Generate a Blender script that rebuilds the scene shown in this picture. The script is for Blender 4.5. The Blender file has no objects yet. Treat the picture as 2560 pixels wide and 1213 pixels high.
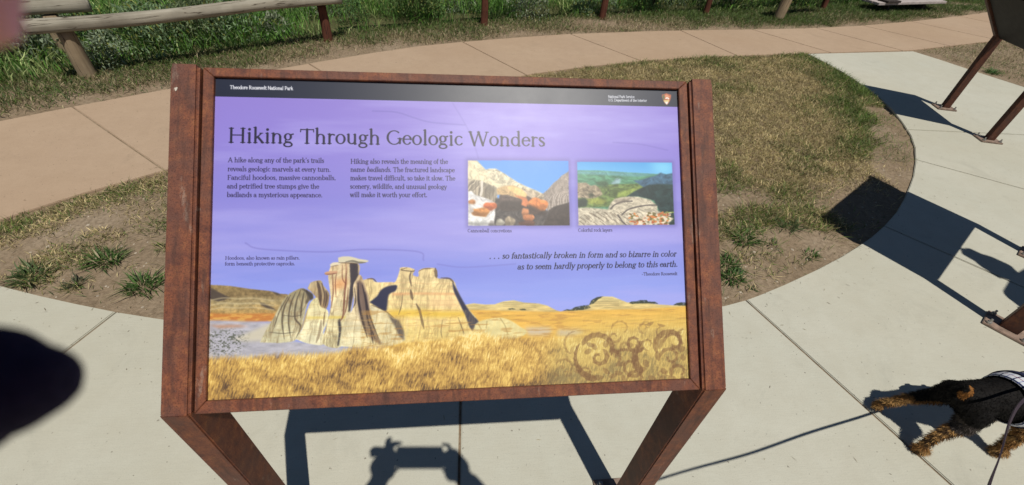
import bpy, bmesh, math, random
import numpy as np
from mathutils import Vector, Matrix
random.seed(7); rng = np.random.default_rng(11)
SC = bpy.context.scene
COL = SC.collection
R = math.radians

# ------------------------------------------------------------------ camera
FW = Vector((0.10479976, 0.73881939, -0.66570483))
RT = Vector((0.99443252, -0.08525555, 0.06193109))
UP = Vector((0.01099914, 0.66848889, 0.74364079))
CAM = Vector((0.01019226, -0.40225027, 1.56477357))
cd = bpy.data.cameras.new('camera'); cam = bpy.data.objects.new('camera', cd); COL.objects.link(cam)
M = Matrix((( RT.x, UP.x, -FW.x, CAM.x), (RT.y, UP.y, -FW.y, CAM.y), (RT.z, UP.z, -FW.z, CAM.z), (0, 0, 0, 1)))
cam.matrix_world = M
cd.sensor_width = 36; cd.lens = 36 * 1090.6 / 2560
cd.clip_start = 0.01; cd.clip_end = 2000
cd.dof.use_dof = True; cd.dof.focus_distance = 1.6; cd.dof.aperture_fstop = cd.lens / 2.2
SC.camera = cam
def camloc(x, y, z):       # a point given right / up / forward of the lens, in metres
    return CAM + RT * x + UP * y + FW * z

# ------------------------------------------------------------------ sky and sun
SUNDIR = Vector((0.12915784, -0.38468945, 0.91396514))     # towards the sun
w = bpy.data.worlds.new('World'); SC.world = w; w.use_nodes = True
nt = w.node_tree; nt.nodes.clear()
sky = nt.nodes.new('ShaderNodeTexSky'); sky.sky_type = 'NISHITA'; sky.sun_disc = False
sky.sun_elevation = math.asin(SUNDIR.z); sky.sun_rotation = math.atan2(SUNDIR.x, SUNDIR.y)
sky.air_density = 1.0; sky.dust_density = 0.1; sky.ozone_density = 3.0; sky.altitude = 800
bg = nt.nodes.new('ShaderNodeBackground'); bg.inputs[1].default_value = 0.05
ow = nt.nodes.new('ShaderNodeOutputWorld'); nt.links.new(sky.outputs[0], bg.inputs[0]); nt.links.new(bg.outputs[0], ow.inputs[0])
sd = bpy.data.lights.new('sun', 'SUN'); sd.energy = 5.0; sd.angle = R(0.53); sd.color = (1.0, 0.955, 0.87)
so = bpy.data.objects.new('sun', sd); COL.objects.link(so)
so.rotation_euler = SUNDIR.to_track_quat('Z', 'Y').to_euler(); so.location = (3, -6, 12)
vs = SC.view_settings; vs.view_transform = 'Standard'; vs.look = 'None'; vs.exposure = -0.36; vs.gamma = 1.0
vs.use_curve_mapping = False

# ------------------------------------------------------------------ helpers
def link(name, mesh, mats, parent=None, smooth=False):
    o = bpy.data.objects.new(name, mesh); COL.objects.link(o)
    for m in (mats if isinstance(mats, (list, tuple)) else [mats]): mesh.materials.append(m)
    if parent: o.parent = parent
    if smooth: mesh.polygons.foreach_set('use_smooth', [True] * len(mesh.polygons))
    return o
def obj(name, bm, mats, parent=None, smooth=False):
    me = bpy.data.meshes.new(name); bmesh.ops.recalc_face_normals(bm, faces=bm.faces); bm.to_mesh(me); bm.free()
    return link(name, me, mats, parent, smooth)
def thing(name, label, cat, loc=(0, 0, 0), rz=0, group=None):
    o = bpy.data.objects.new(name, None); COL.objects.link(o); o.location = loc; o.rotation_euler = (0, 0, rz)
    o.empty_display_size = .1
    return tag(o, label, cat, group)
def tag(o, label=None, cat=None, group=None, kind=None):
    if label: o['label'] = label
    if cat: o['category'] = cat
    if group: o['group'] = group
    if kind: o['kind'] = kind
    return o
def prism(pts, t0, t1, axis=0):
    """closed outline pts (2D) extruded from t0 to t1 along axis"""
    bm = bmesh.new()
    def mk(t):
        out = []
        for a, b in pts:
            out.append(bm.verts.new((t, a, b) if axis == 0 else (a, t, b) if axis == 1 else (a, b, t)))
        return out
    A, B = mk(t0), mk(t1); n = len(pts)
    bm.faces.new(A); bm.faces.new(B[::-1])
    for i in range(n): bm.faces.new((A[i], B[i], B[(i+1) % n], A[(i+1) % n]))
    bmesh.ops.recalc_face_normals(bm, faces=bm.faces)
    return bm
def bevel(bm, off, seg=2, edges=None):
    bmesh.ops.bevel(bm, geom=edges if edges is not None else bm.edges[:], offset=off, segments=seg, affect='EDGES', clamp_overlap=True)
    return bm
def box(x0, x1, y0, y1, z0, z1, bv=0):
    bm = prism([(y0, z0), (y1, z0), (y1, z1), (y0, z1)], x0, x1, 0)
    if bv: bevel(bm, bv)
    return bm
def cyl(bm, p, q, r0, r1=None, n=12, cap=True):
    p, q = Vector(p), Vector(q); r1 = r0 if r1 is None else r1
    d = (q - p).normalized(); a = d.orthogonal().normalized(); b = d.cross(a)
    A = [bm.verts.new(p + (a * math.cos(2*math.pi*i/n) + b * math.sin(2*math.pi*i/n)) * r0) for i in range(n)]
    B = [bm.verts.new(q + (a * math.cos(2*math.pi*i/n) + b * math.sin(2*math.pi*i/n)) * r1) for i in range(n)]
    for i in range(n): bm.faces.new((A[i], A[(i+1) % n], B[(i+1) % n], B[i]))
    if cap: bm.faces.new(A[::-1]); bm.faces.new(B)
    return bm
def capsule(bm, p, q, r0, r1, n=12, m=4):
    """tapered rounded limb segment"""
    p, q = Vector(p), Vector(q); d = q - p; L = d.length
    d = d / L if L > 1e-6 else Vector((0, 0, 1)); a = d.orthogonal().normalized(); b = d.cross(a)
    rings = []
    for k in range(m + 1):
        t = math.pi / 2 * (1 - k / m); rings.append((p - d * r0 * math.sin(t), r0 * math.cos(t)))
    for k in range(m + 1):
        t = math.pi / 2 * (k / m); rings.append((q + d * r1 * math.sin(t), r1 * math.cos(t)))
    prev = None
    for c, r in rings:
        if r < 1e-5: cur = [bm.verts.new(c)]
        else: cur = [bm.verts.new(c + (a * math.cos(2*math.pi*i/n) + b * math.sin(2*math.pi*i/n)) * r) for i in range(n)]
        if prev:
            if len(prev) == 1:
                for i in range(n): bm.faces.new((prev[0], cur[(i+1) % n], cur[i]))
            elif len(cur) == 1:
                for i in range(n): bm.faces.new((prev[i], prev[(i+1) % n], cur[0]))
            else:
                for i in range(n): bm.faces.new((prev[i], prev[(i+1) % n], cur[(i+1) % n], cur[i]))
        prev = cur
    return bm
def fuse(bm, voxel, smooth=4):
    """fuse overlapping closed shapes into one continuous skin"""
    me = bpy.data.meshes.new('tmp'); bm.to_mesh(me); bm.free()
    o = bpy.data.objects.new('tmp', me); COL.objects.link(o)
    r = o.modifiers.new('r', 'REMESH'); r.mode = 'VOXEL'; r.voxel_size = voxel
    s = o.modifiers.new('s', 'SMOOTH'); s.iterations = smooth; s.factor = .6
    dg = bpy.context.evaluated_depsgraph_get(); dg.update()
    out = bpy.data.meshes.new_from_object(o.evaluated_get(dg))
    bpy.data.objects.remove(o); bpy.data.meshes.remove(me)
    out.materials.clear()
    return out
def inside(P, poly):
    x, y = P[:, 0], P[:, 1]; c = np.zeros(len(P), bool); n = len(poly)
    for i in range(n):
        x0, y0 = poly[i]; x1, y1 = poly[(i+1) % n]
        if y0 == y1: continue
        m = ((y0 > y) != (y1 > y)) & (x < (x1 - x0) * (y - y0) / (y1 - y0) + x0); c ^= m
    return c
def dist_line(P, line):
    d = np.full(len(P), 1e9)
    for (ax, ay), (bx, by) in zip(line[:-1], line[1:]):
        v = np.array([bx-ax, by-ay]); L = v @ v
        t = np.clip(((P[:, 0]-ax)*v[0] + (P[:, 1]-ay)*v[1]) / L, 0, 1)
        d = np.minimum(d, np.hypot(P[:, 0]-ax-t*v[0], P[:, 1]-ay-t*v[1]))
    return d
_grids = {}
def vnoise(x, y, scale, seed=0):
    k = seed
    if k not in _grids: _grids[k] = np.random.default_rng(1000 + seed).random((256, 256))
    g = _grids[k]; x = np.asarray(x) / scale; y = np.asarray(y) / scale
    xi = np.floor(x).astype(int); yi = np.floor(y).astype(int); fx = x - xi; fy = y - yi
    fx = fx*fx*(3-2*fx); fy = fy*fy*(3-2*fy)
    a = g[yi % 256, xi % 256]; b = g[yi % 256, (xi+1) % 256]; c = g[(yi+1) % 256, xi % 256]; d = g[(yi+1) % 256, (xi+1) % 256]
    return (a*(1-fx)+b*fx)*(1-fy) + (c*(1-fx)+d*fx)*fy
def fbm(x, y, scale, seed=0, oct=4):
    s = 0; a = 1; t = 0
    for i in range(oct): s = s + a*vnoise(x, y, scale/2**i, seed+i); t += a; a *= .55
    return s / t

# ------------------------------------------------------------------ materials
class Mat:
    def __init__(s, name, rough=.8, spec=.3):
        s.m = bpy.data.materials.new(name); s.m.use_nodes = True; s.t = s.m.node_tree
        s.b = s.t.nodes['Principled BSDF']; s.b.inputs['Roughness'].default_value = rough
        s.b.inputs['Specular IOR Level'].default_value = spec
    def n(s, k, **kw):
        x = s.t.nodes.new(k)
        for a, v in kw.items():
            if a.startswith('i_'): x.inputs[a[2:].replace('_', ' ')].default_value = v
            else: setattr(x, a, v)
        return x
    def l(s, a, b): s.t.links.new(a, b)
    def coord(s, kind='Object', scale=(1, 1, 1)):
        c = s.n('ShaderNodeTexCoord'); mp = s.n('ShaderNodeMapping'); mp.inputs['Scale'].default_value = scale
        s.l(c.outputs[kind], mp.inputs[0]); return mp.outputs[0]
    def world(s): return s.n('ShaderNodeNewGeometry').outputs['Position']
    def noise(s, v, scale, detail=4, rough=.55, dist=0):
        x = s.n('ShaderNodeTexNoise'); x.inputs['Scale'].default_value = scale; x.inputs['Detail'].default_value = detail
        x.inputs['Roughness'].default_value = rough; x.inputs['Distortion'].default_value = dist; s.l(v, x.inputs['Vector']); return x.outputs['Fac']
    def ramp(s, f, stops):
        x = s.n('ShaderNodeValToRGB'); e = x.color_ramp.elements
        while len(e) < len(stops): e.new(.5)
        for k, (p, c) in enumerate(stops): e[k].position = p; e[k].color = (*c, 1) if len(c) == 3 else c
        s.l(f, x.inputs[0]); return x.outputs[0]
    def mix(s, f, a, b, mode='MIX'):
        x = s.n('ShaderNodeMix', data_type='RGBA', blend_type=mode)
        if isinstance(f, (int, float)): x.inputs[0].default_value = f
        else: s.l(f, x.inputs[0])
        for k, v in ((6, a), (7, b)):
            if isinstance(v, tuple): x.inputs[k].default_value = (*v, 1)
            else: s.l(v, x.inputs[k])
        return x.outputs[2]
    def bump(s, h, strength=.3, dist=.002):
        x = s.n('ShaderNodeBump'); x.inputs['Strength'].default_value = strength; x.inputs['Distance'].default_value = dist
        s.l(h, x.inputs['Height']); s.l(x.outputs[0], s.b.inputs['Normal']); return x
    def base(s, c):
        if isinstance(c, tuple): s.b.inputs['Base Color'].default_value = (*c, 1)
        else: s.l(c, s.b.inputs['Base Color'])
        return s

def concrete(name, c0, c1, c2, broom=True):
    m = Mat(name, .85, .25); P = m.world()
    big = m.noise(P, 1.3, 5, .6); mid = m.noise(P, 9, 5, .7); fine = m.noise(P, 260, 3, .7)
    col = m.mix(m.ramp(big, [(.3, (0, 0, 0)), (.7, (1, 1, 1))]), c0, c1)
    col = m.mix(m.ramp(mid, [(.35, (0, 0, 0)), (.75, (.5, .5, .5))]), col, c2)
    col = m.mix(m.ramp(fine, [(.3, (.35, .35, .35)), (.5, (0, 0, 0))]), col, tuple(v*.55 for v in c0))
    sp = m.noise(P, 75, 2, .5)
    col = m.mix(m.ramp(sp, [(.25, (.75, .75, .75)), (.30, (0, 0, 0))]), col, (.12, .10, .08))
    st = m.noise(P, 3.1, 6, .75, .6)
    col = m.mix(m.ramp(st, [(.56, (0, 0, 0)), (.72, (.42, .42, .42))]), col, tuple(v*.66 for v in c1))
    dt = m.noise(P, .55, 3, .5)
    col = m.mix(m.ramp(dt, [(.42, (0, 0, 0)), (.62, (.30, .30, .30))]), col, tuple(v*q for v, q in zip(c0, (.86, .80, .70))))
    v = m.n('ShaderNodeMapping'); v.inputs['Rotation'].default_value = (0, 0, R(25)); v.inputs['Scale'].default_value = (14, 220, 30)
    m.l(P, v.inputs[0]); br = m.noise(v.outputs[0], 1, 3, .6)
    col = m.mix(m.ramp(br, [(.35, (.10, .10, .10)), (.6, (0, 0, 0))]), col, tuple(x*.6 for x in c0))
    m.base(col)
    a = m.n('ShaderNodeMath', operation='ADD'); m.l(fine, a.inputs[0]); m.l(br, a.inputs[1])
    m.bump(a.outputs[0], .35, .0012)
    return m.m
M_CONC = concrete('light_concrete', (.495, .49, .41), (.535, .52, .435), (.44, .415, .33))
M_TAN = concrete('tan_concrete', (.42, .305, .212), (.465, .345, .24), (.365, .26, .175))

def rust(name, k=1.0):
    m = Mat(name, .62, .35); P = m.world()
    a = m.noise(P, 48, 7, .75); b = m.noise(P, 9, 5, .7, .6); c = m.noise(P, 420, 2, .6)
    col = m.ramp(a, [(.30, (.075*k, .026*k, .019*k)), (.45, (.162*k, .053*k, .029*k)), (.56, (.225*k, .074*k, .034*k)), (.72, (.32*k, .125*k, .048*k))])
    col = m.mix(m.ramp(b, [(.45, (0, 0, 0)), (.62, (.75, .75, .75))]), col, (.125*k, .055*k, .040*k))
    mp = m.n('ShaderNodeMapping'); mp.inputs['Scale'].default_value = (1, .25, .25); m.l(P, mp.inputs[0])
    d = m.noise(mp.outputs[0], 40, 5, .7)
    col = m.mix(m.ramp(d, [(.62, (0, 0, 0)), (.70, (.5, .5, .5))]), col, (.36*k, .27*k, .21*k))
    col = m.mix(m.ramp(c, [(.35, (.6, .6, .6)), (.5, (0, 0, 0))]), col, (.05, .018, .012))
    mp3 = m.n('ShaderNodeMapping'); mp3.inputs['Scale'].default_value = (1, .12, .12); m.l(P, mp3.inputs[0])
    e = m.noise(mp3.outputs[0], 75, 4, .6)
    col = m.mix(m.ramp(e, [(.50, (0, 0, 0)), (.66, (.6, .6, .6))]), col, (.055*k, .024*k, .018*k))
    m.base(col); m.bump(c, .35, .0008)
    return m.m
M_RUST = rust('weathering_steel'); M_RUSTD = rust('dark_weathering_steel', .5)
def plain(name, col, rough=.7, spec=.3, noise=None, amt=.25, metal=0):
    m = Mat(name, rough, spec); m.b.inputs['Metallic'].default_value = metal
    if noise:
        f = m.noise(m.coord('Object'), noise, 5, .6)
        m.base(m.mix(m.ramp(f, [(.3, (0, 0, 0)), (.7, (1, 1, 1))]), tuple(c*(1-amt) for c in col), tuple(min(1, c*(1+amt)) for c in col)))
        m.bump(f, .2, .002)
    else: m.base(col)
    return m.m
M_BACK = plain('dark_back_sheet', (.022, .019, .018), .7, .3, 20, .3)
M_BOLT = plain('galvanised_bolt', (.35, .34, .32), .45, .5, 60, .3, .6)
M_PLATE = plain('base_plate_steel', (.24, .17, .13), .6, .4, 30, .4)
def wood(name, c0, c1, crack):
    m = Mat(name, .85, .2); P = m.coord('Object', (1, 1, 1))
    mp = m.n('ShaderNodeMapping'); mp.inputs['Scale'].default_value = (1.2, 26, 26); m.l(P, mp.inputs[0])
    g = m.noise(mp.outputs[0], 1.6, 6, .7, .3); b = m.noise(P, 3.0, 4, .6)
    col = m.mix(m.ramp(g, [(.3, (0, 0, 0)), (.7, (1, 1, 1))]), c0, c1)
    col = m.mix(m.ramp(b, [(.45, (0, 0, 0)), (.7, (.6, .6, .6))]), col, tuple(v*.6 for v in c0))
    mp2 = m.n('ShaderNodeMapping'); mp2.inputs['Scale'].default_value = (.5, 9, 9); m.l(P, mp2.inputs[0])
    k = m.noise(mp2.outputs[0], 2.2, 3, .6, .4)
    kr = m.ramp(k, [(.485, (0, 0, 0)), (.5, (1, 1, 1)), (.515, (0, 0, 0))])
    col = m.mix(kr, col, crack); m.base(col)
    m.bump(g, .5, .004)
    return m.m
M_LOG = wood('grey_weathered_log', (.25, .22, .17), (.40, .37, .30), (.06, .045, .03))
M_POST = wood('brown_log_post', (.26, .19, .12), (.40, .31, .20), (.06, .04, .025))
M_REDPOST = wood('reddish_post', (.10, .035, .022), (.17, .065, .04), (.02, .012, .01))
M_LEGD = plain('dark_bench_leg', (.05, .04, .035), .8, .2, 20)
M_PLANK = plain('weathered_bench_board', (.42, .37, .35), .8, .2, 14, .2)

m = Mat('soil', .95, .1); P = m.world()
a = m.noise(P, 2.2, 6, .65); b = m.noise(P, 45, 4, .7); c = m.noise(P, 240, 2, .6)
col = m.ramp(a, [(.3, (.225, .165, .105)), (.5, (.285, .215, .145)), (.7, (.35, .275, .195))])
col = m.mix(m.ramp(b, [(.35, (.6, .6, .6)), (.6, (0, 0, 0))]), col, (.13, .095, .06))
col = m.mix(m.ramp(c, [(.66, (0, 0, 0)), (.72, (.7, .7, .7))]), col, (.5, .45, .36))
vv = m.n('ShaderNodeAttribute', attribute_name='veg')
gcol = m.mix(m.ramp(b, [(.3, (0, 0, 0)), (.7, (1, 1, 1))]), (.045, .055, .02), (.10, .11, .04))
col = m.mix(vv.outputs['Fac'], col, gcol)
m.base(col); m.bump(b, .8, .012); M_SOIL = m.m

def leafmat(name, trans=.25, rough=.55, spec=.25):
    m = Mat(name, rough, spec); at = m.n('ShaderNodeAttribute', attribute_name='col'); m.base(at.outputs['Color'])
    tr = m.n('ShaderNodeBsdfTranslucent'); m.l(at.outputs['Color'], tr.inputs[0])
    mx = m.n('ShaderNodeMixShader'); mx.inputs[0].default_value = trans
    out = m.t.nodes['Material Output']; m.l(m.b.outputs[0], mx.inputs[1]); m.l(tr.outputs[0], mx.inputs[2]); m.l(mx.outputs[0], out.inputs[0])
    return m.m
M_GRASS = leafmat('grass_blades'); M_LEAF = leafmat('shrub_leaves', .2, .55, .2)
M_TWIG = plain('shrub_twigs', (.12, .085, .06), .8, .1)

# ------------------------------------------------------------------ plan of the place (metres)
INNER = [(-2.75, 1.36), (-2.4, 1.22), (-2.043, 1.093), (-1.842, 1.028), (-1.668, .977), (-1.479, .925), (-1.286, .881), (-.9, .815), (-.45, .765), (-.012, .745),
         (.42, .757), (.85, .80), (1.254, .868), (1.374, .898), (1.468, .93), (1.634, .993), (1.882, 1.095), (2.083, 1.186), (2.239, 1.265), (2.400, 1.352), (2.568, 1.456), (2.77, 1.598),
         (2.939, 1.738), (3.10, 1.883), (3.233, 2.007), (3.43, 2.215), (3.60, 2.42), (3.74, 2.63), (3.86, 2.87), (3.975, 3.14), (4.045, 3.40), (4.095, 3.70), (4.118, 4.027), (4.105, 4.362), (4.071, 4.63)]
PATR = [(5.679, 4.895), (5.80, 4.60), (5.935, 4.203), (6.107, 3.791), (6.35, 3.2), (6.6, 2.5)]
TNEAR = [(-3.5, .62), (-2.85, 1.12), (-2.371, 1.545), (-2.119, 1.78), (-1.796, 2.027), (-1.3, 2.42), (-.6, 2.93), (.1, 3.42), (.655, 3.737), (1.159, 3.942), (1.869, 4.187), (2.617, 4.376),
         (3.413, 4.525), (4.071, 4.645), (5.679, 4.91), (6.691, 5.235), (7.421, 5.467), (9.2, 6.05), (12, 7.0)]
TFAR = [(-4.4, 1.55), (-3.6, 2.23), (-3.125, 2.62), (-2.781, 2.887), (-2.334, 3.204), (-1.85, 3.54), (-1.329, 3.897), (-.861, 4.193), (-.462, 4.416), (-.027, 4.60), (.611, 4.829), (1.219, 5.025),
        (2.254, 5.265), (2.765, 5.368), (3.807, 5.544), (4.708, 5.709), (5.748, 5.97), (7.011, 6.391), (8.197, 6.84), (9.09, 7.211), (12, 8.4)]
FENCE = [(-5.3, 1.8), (-3.003, 3.396), (-1.388, 4.499), (.253, 5.219), (1.83, 5.733), (3.443, 6.149), (5.689, 6.787), (8.0, 7.6)]
ISLAND = INNER + TNEAR[1:14][::-1]
WEDGE = [(5.679, 4.895)] + PATR[1:] + [(12, 2.5), (12, 7.0)] + TNEAR[14:18][::-1]
PATIO_OUT = [(6.6, 2.5), (6.6, -4), (-5, -4), (-5, 1.2)]
PATIO = INNER + PATR + [(6.6, -4.2), (-5, -4.2), (-5, .5)]
PATH = TFAR + TNEAR[::-1]

# ------------------------------------------------------------------ ground sheet
def axis(lo, hi, step, far):
    a = list(np.arange(lo, hi, step)); s = step; x = a[-1]
    while x < far: s *= 1.25; x += s; a.append(x)
    s = step; x = a[0]; b = []
    while x > -far: s *= 1.25; x -= s; b.append(x)
    return np.array(b[::-1] + a)
gx = axis(-5.5, 10.5, .055, 900); gy = axis(-2.0, 10.0, .055, 900)
X, Y = np.meshgrid(gx, gy); P2 = np.c_[X.ravel(), Y.ravel()]
near = (np.abs(P2[:, 0]) < 20) & (np.abs(P2[:, 1]) < 20)
def ground_z(P):
    z = -.021 + .014*(fbm(P[:, 0], P[:, 1], .5, 3) - .5) + .014*(fbm(P[:, 0]+9, P[:, 1], .12, 9) - .5)
    hard = inside(P, PATIO) | inside(P, PATH)
    z = np.where(hard, -.0075, z)
    d = np.minimum(np.minimum(dist_line(P, INNER), dist_line(P, TNEAR)), dist_line(P, TFAR))
    z = np.where(hard & (d < .03), -.012, z)
    z = z + np.where(hard, 0, .014*np.clip((d-.03)/.25, 0, 1))
    back = np.clip((P[:, 1] - (5.2 + .36*P[:, 0]) - .4) / 6, 0, 1)
    far = np.clip((np.hypot(P[:, 0], P[:, 1]) - 60) / 300, 0, 1)
    z = z - back*.35 + far*38*np.clip(fbm(P[:, 0], P[:, 1], 160, 20) - .35, 0, 1)
    return z
Z = ground_z(P2)
nx, ny = len(gx), len(gy)
verts = np.c_[P2, Z]
idx = np.arange(nx*ny).reshape(ny, nx)
faces = np.c_[idx[:-1, :-1].ravel(), idx[:-1, 1:].ravel(), idx[1:, 1:].ravel(), idx[1:, :-1].ravel()]
def fast_mesh(name, verts, faces, k, cols=None, attr='col'):
    me = bpy.data.meshes.new(name); me.vertices.add(len(verts)); me.vertices.foreach_set('co', np.ascontiguousarray(verts, np.float32).ravel())
    nf = len(faces); me.loops.add(nf*k); me.polygons.add(nf)
    me.loops.foreach_set('vertex_index', np.ascontiguousarray(faces, np.int32).ravel())
    me.polygons.foreach_set('loop_start', np.arange(0, nf*k, k, dtype=np.int32))
    if cols is not None:
        if cols.ndim == 1:
            a = me.attributes.new(attr, 'FLOAT', 'POINT'); a.data.foreach_set('value', cols.astype(np.float32))
        else:
            a = me.color_attributes.new(attr, 'FLOAT_COLOR', 'POINT'); a.data.foreach_set('color', np.c_[cols, np.ones(len(cols))].astype(np.float32).ravel())
    me.update(calc_edges=True); return me
beyond = P2[:, 1] - np.interp(P2[:, 0], [q[0] for q in FENCE], [q[1] for q in FENCE], left=1, right=9)
veg = np.clip(beyond / .3, 0, 1) * .9
me = fast_mesh('ground', verts, faces, 4, veg, 'veg')
g = link('ground', me, M_SOIL, smooth=True); tag(g, 'bare grey brown soil and turf ground around the walks', kind='structure')

# ------------------------------------------------------------------ concrete slabs
def cut(poly, a, b):
    """piece of polyline poly between the points nearest to a and b"""
    P = np.array(poly); seg = np.hypot(*np.diff(P, axis=0).T); S = np.r_[0, np.cumsum(seg)]
    def par(q):
        best = None
        for i in range(len(P)-1):
            v = P[i+1]-P[i]; t = min(1, max(0, ((np.array(q)-P[i])@v)/(v@v))); c = P[i]+v*t; d = np.hypot(*(c-q))
            if best is None or d < best[0]: best = (d, S[i]+t*seg[i], tuple(c))
        return best
    pa, pb = par(a), par(b)
    mid = [tuple(P[i]) for i in range(len(P)) if min(pa[1], pb[1])+.01 < S[i] < max(pa[1], pb[1])-.01]
    if pa[1] > pb[1]: mid = mid[::-1]
    return [pa[2]] + mid + [pb[2]]
def shrink(poly, g):
    n = len(poly); A = .5*sum(poly[i][0]*poly[(i+1) % n][1]-poly[(i+1) % n][0]*poly[i][1] for i in range(n))
    if A < 0: poly = poly[::-1]
    out = []
    for i in range(n):
        p0, p1, p2 = Vector(poly[i-1]), Vector(poly[i]), Vector(poly[(i+1) % n])
        e0 = (p1-p0).normalized(); e1 = (p2-p1).normalized(); n0 = Vector((-e0.y, e0.x)); n1 = Vector((-e1.y, e1.x))
        b = (n0+n1); b = b.normalized(); out.append(tuple(p1 + b*g/max(.35, b.dot(n0))))
    return out
def slab(poly, mat, parent, name, ztop=0.0, gap=.0045):
    poly = shrink(poly, gap)
    bm = prism(poly, ztop-.11, ztop, 2)
    top = [e for e in bm.edges if all(abs(v.co.z-ztop) < 1e-5 for v in e.verts)]
    bevel(bm, .0035, 2, top)
    return obj(name, bm, mat, parent)
patio = thing('patio', 'light grey concrete patio with a curved inner edge around the signs', None); patio['kind'] = 'structure'
def far(p, q, L): v = (Vector(q)-Vector(p)).normalized(); return tuple(Vector(q)+v*L)
J = [((-1.479, .925), far((-1.479, .92), (-1.548, .751), 2.9)), ((-.012, .745), (-.075, -3.0)), ((1.374, .898), far((1.374, .894), (1.706, .03), 2.6)),
     ((2.561, 1.452), far((2.561, 1.441), (2.967, .938), 3.0)), ((3.45, 2.235), far((3.463, 2.19), (3.963, 1.829), 2.6)), ((3.79, 2.73), (6.58, 2.58))]
ends = [((-2.75, 1.36), (-3.9, -2.4))] + J
for (a, A2), (b, B2) in zip(ends[:-1], ends[1:]):
    extra = [] if B2[1] < 2.5 else [(6.5, 1.6)]
    slab(cut(INNER, a, b) + [B2] + extra + [A2], M_CONC, patio, 'slab')
slab(cut(INNER, J[-1][0], INNER[-1]) + [(5.679, 4.88)] + PATR[1:] + [(6.58, 2.58)], M_CONC, patio, 'slab')
path = thing('footpath', 'tan concrete footpath curving past the lawn', None); path['kind'] = 'structure'
TJ = [((-4.1, 1.80), (-3.05, .97)), ((-2.77, 2.80), (-1.80, 2.02)), ((-1.42, 3.84), (-.62, 2.91)), ((-.009, 4.607), (.60, 3.71)), ((1.266, 5.035), (1.888, 4.19)), ((2.766, 5.368), (3.108, 4.468)),
      ((3.842, 5.55), (4.43, 4.704)), ((4.907, 5.755), (5.551, 4.89)), ((5.808, 5.99), (6.487, 5.169)), ((6.9, 6.35), (7.6, 5.53)), ((8.2, 6.85), (8.9, 5.95)), ((10.5, 7.8), (11.2, 6.73))]
for (a, A2), (b, B2) in zip(TJ[:-1], TJ[1:]):
    slab(cut(TFAR, a, b) + cut(TNEAR, B2, A2), M_TAN, path, 'slab', ztop=-.002)

# ------------------------------------------------------------------ grass blades
def blades(n_or_pts, h, wd, lean, cols, curve=.4, seg=1, spread_dir=None):
    """numpy blade field -> verts, faces, cols ; pts (n,3)"""
    P = n_or_pts; n = len(P); a = rng.random(n)*2*np.pi; dx, dy = np.cos(a), np.sin(a)
    if spread_dir is not None: dx, dy = spread_dir[:, 0], spread_dir[:, 1]
    px, py = -dy, dx
    # face roughly random: width axis turned away from lean axis
    b = rng.random(n)*np.pi; wx = px*np.cos(b)+dx*np.sin(b); wy = py*np.cos(b)+dy*np.sin(b)
    lean = lean*np.ones(n)
    up = h*np.cos(lean); out = h*np.sin(lean)
    V = np.zeros((n, 4, 3)); hw = wd/2
    V[:, 0] = P
    m = np.c_[P[:, 0]+dx*out*.45, P[:, 1]+dy*out*.45, P[:, 2]+up*.62]
    V[:, 1] = m - np.c_[wx*hw, wy*hw, np.zeros(n)]; V[:, 2] = m + np.c_[wx*hw, wy*hw, np.zeros(n)]
    V[:, 3] = np.c_[P[:, 0]+dx*out*(1+curve*.3), P[:, 1]+dy*out*(1+curve*.3), P[:, 2]+up*(1-curve*.15)]
    i = np.arange(n)*4
    F = np.concatenate([np.c_[i, i+2, i+1], np.c_[i+1, i+2, i+3]])
    C = np.repeat(cols, 4, axis=0)
    return V.reshape(-1, 3), F, C
def merge(parts):
    V, F, C = [], [], []; o = 0
    for v, f, c in parts: V.append(v); F.append(f+o); C.append(c); o += len(v)
    return np.concatenate(V), np.concatenate(F), np.concatenate(C)
def scatter(poly, n, keep):
    P = np.array(poly); lo, hi = P.min(0), P.max(0); out = []
    tot = 0
    while tot < n:
        Q = lo + rng.random((n*2, 2))*(hi-lo); Q = Q[inside(Q, poly)]; Q = Q[rng.random(len(Q)) < keep(Q)]
        out.append(Q); tot += len(Q)
        if len(out) > 12: break
    return np.concatenate(out)[:n]
DRY = np.array([.34, .28, .16]); STRAW = np.array([.50, .42, .25]); OLIVE = np.array([.20, .18, .085]); GREEN = np.array([.085, .130, .040]); DARK = np.array([.05, .085, .03]); BRT = np.array([.15, .23, .05])
def palette(t, n):
    """t in 0..1 : dry to green"""
    r = rng.random(n); c = np.where((r < .62)[:, None], DRY, STRAW)
    c = np.where((rng.random(n) < .28+.5*t)[:, None], OLIVE, c)
    g_ = rng.random(n) < t**1.1
    c = np.where(g_[:, None], np.where((rng.random(n) < .6)[:, None], GREEN, BRT*.8), c)
    return c * (.65+.6*rng.random(n))[:, None]
def on_ground(Q, dz=0): return np.c_[Q, ground_z(Q)+dz]

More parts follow.
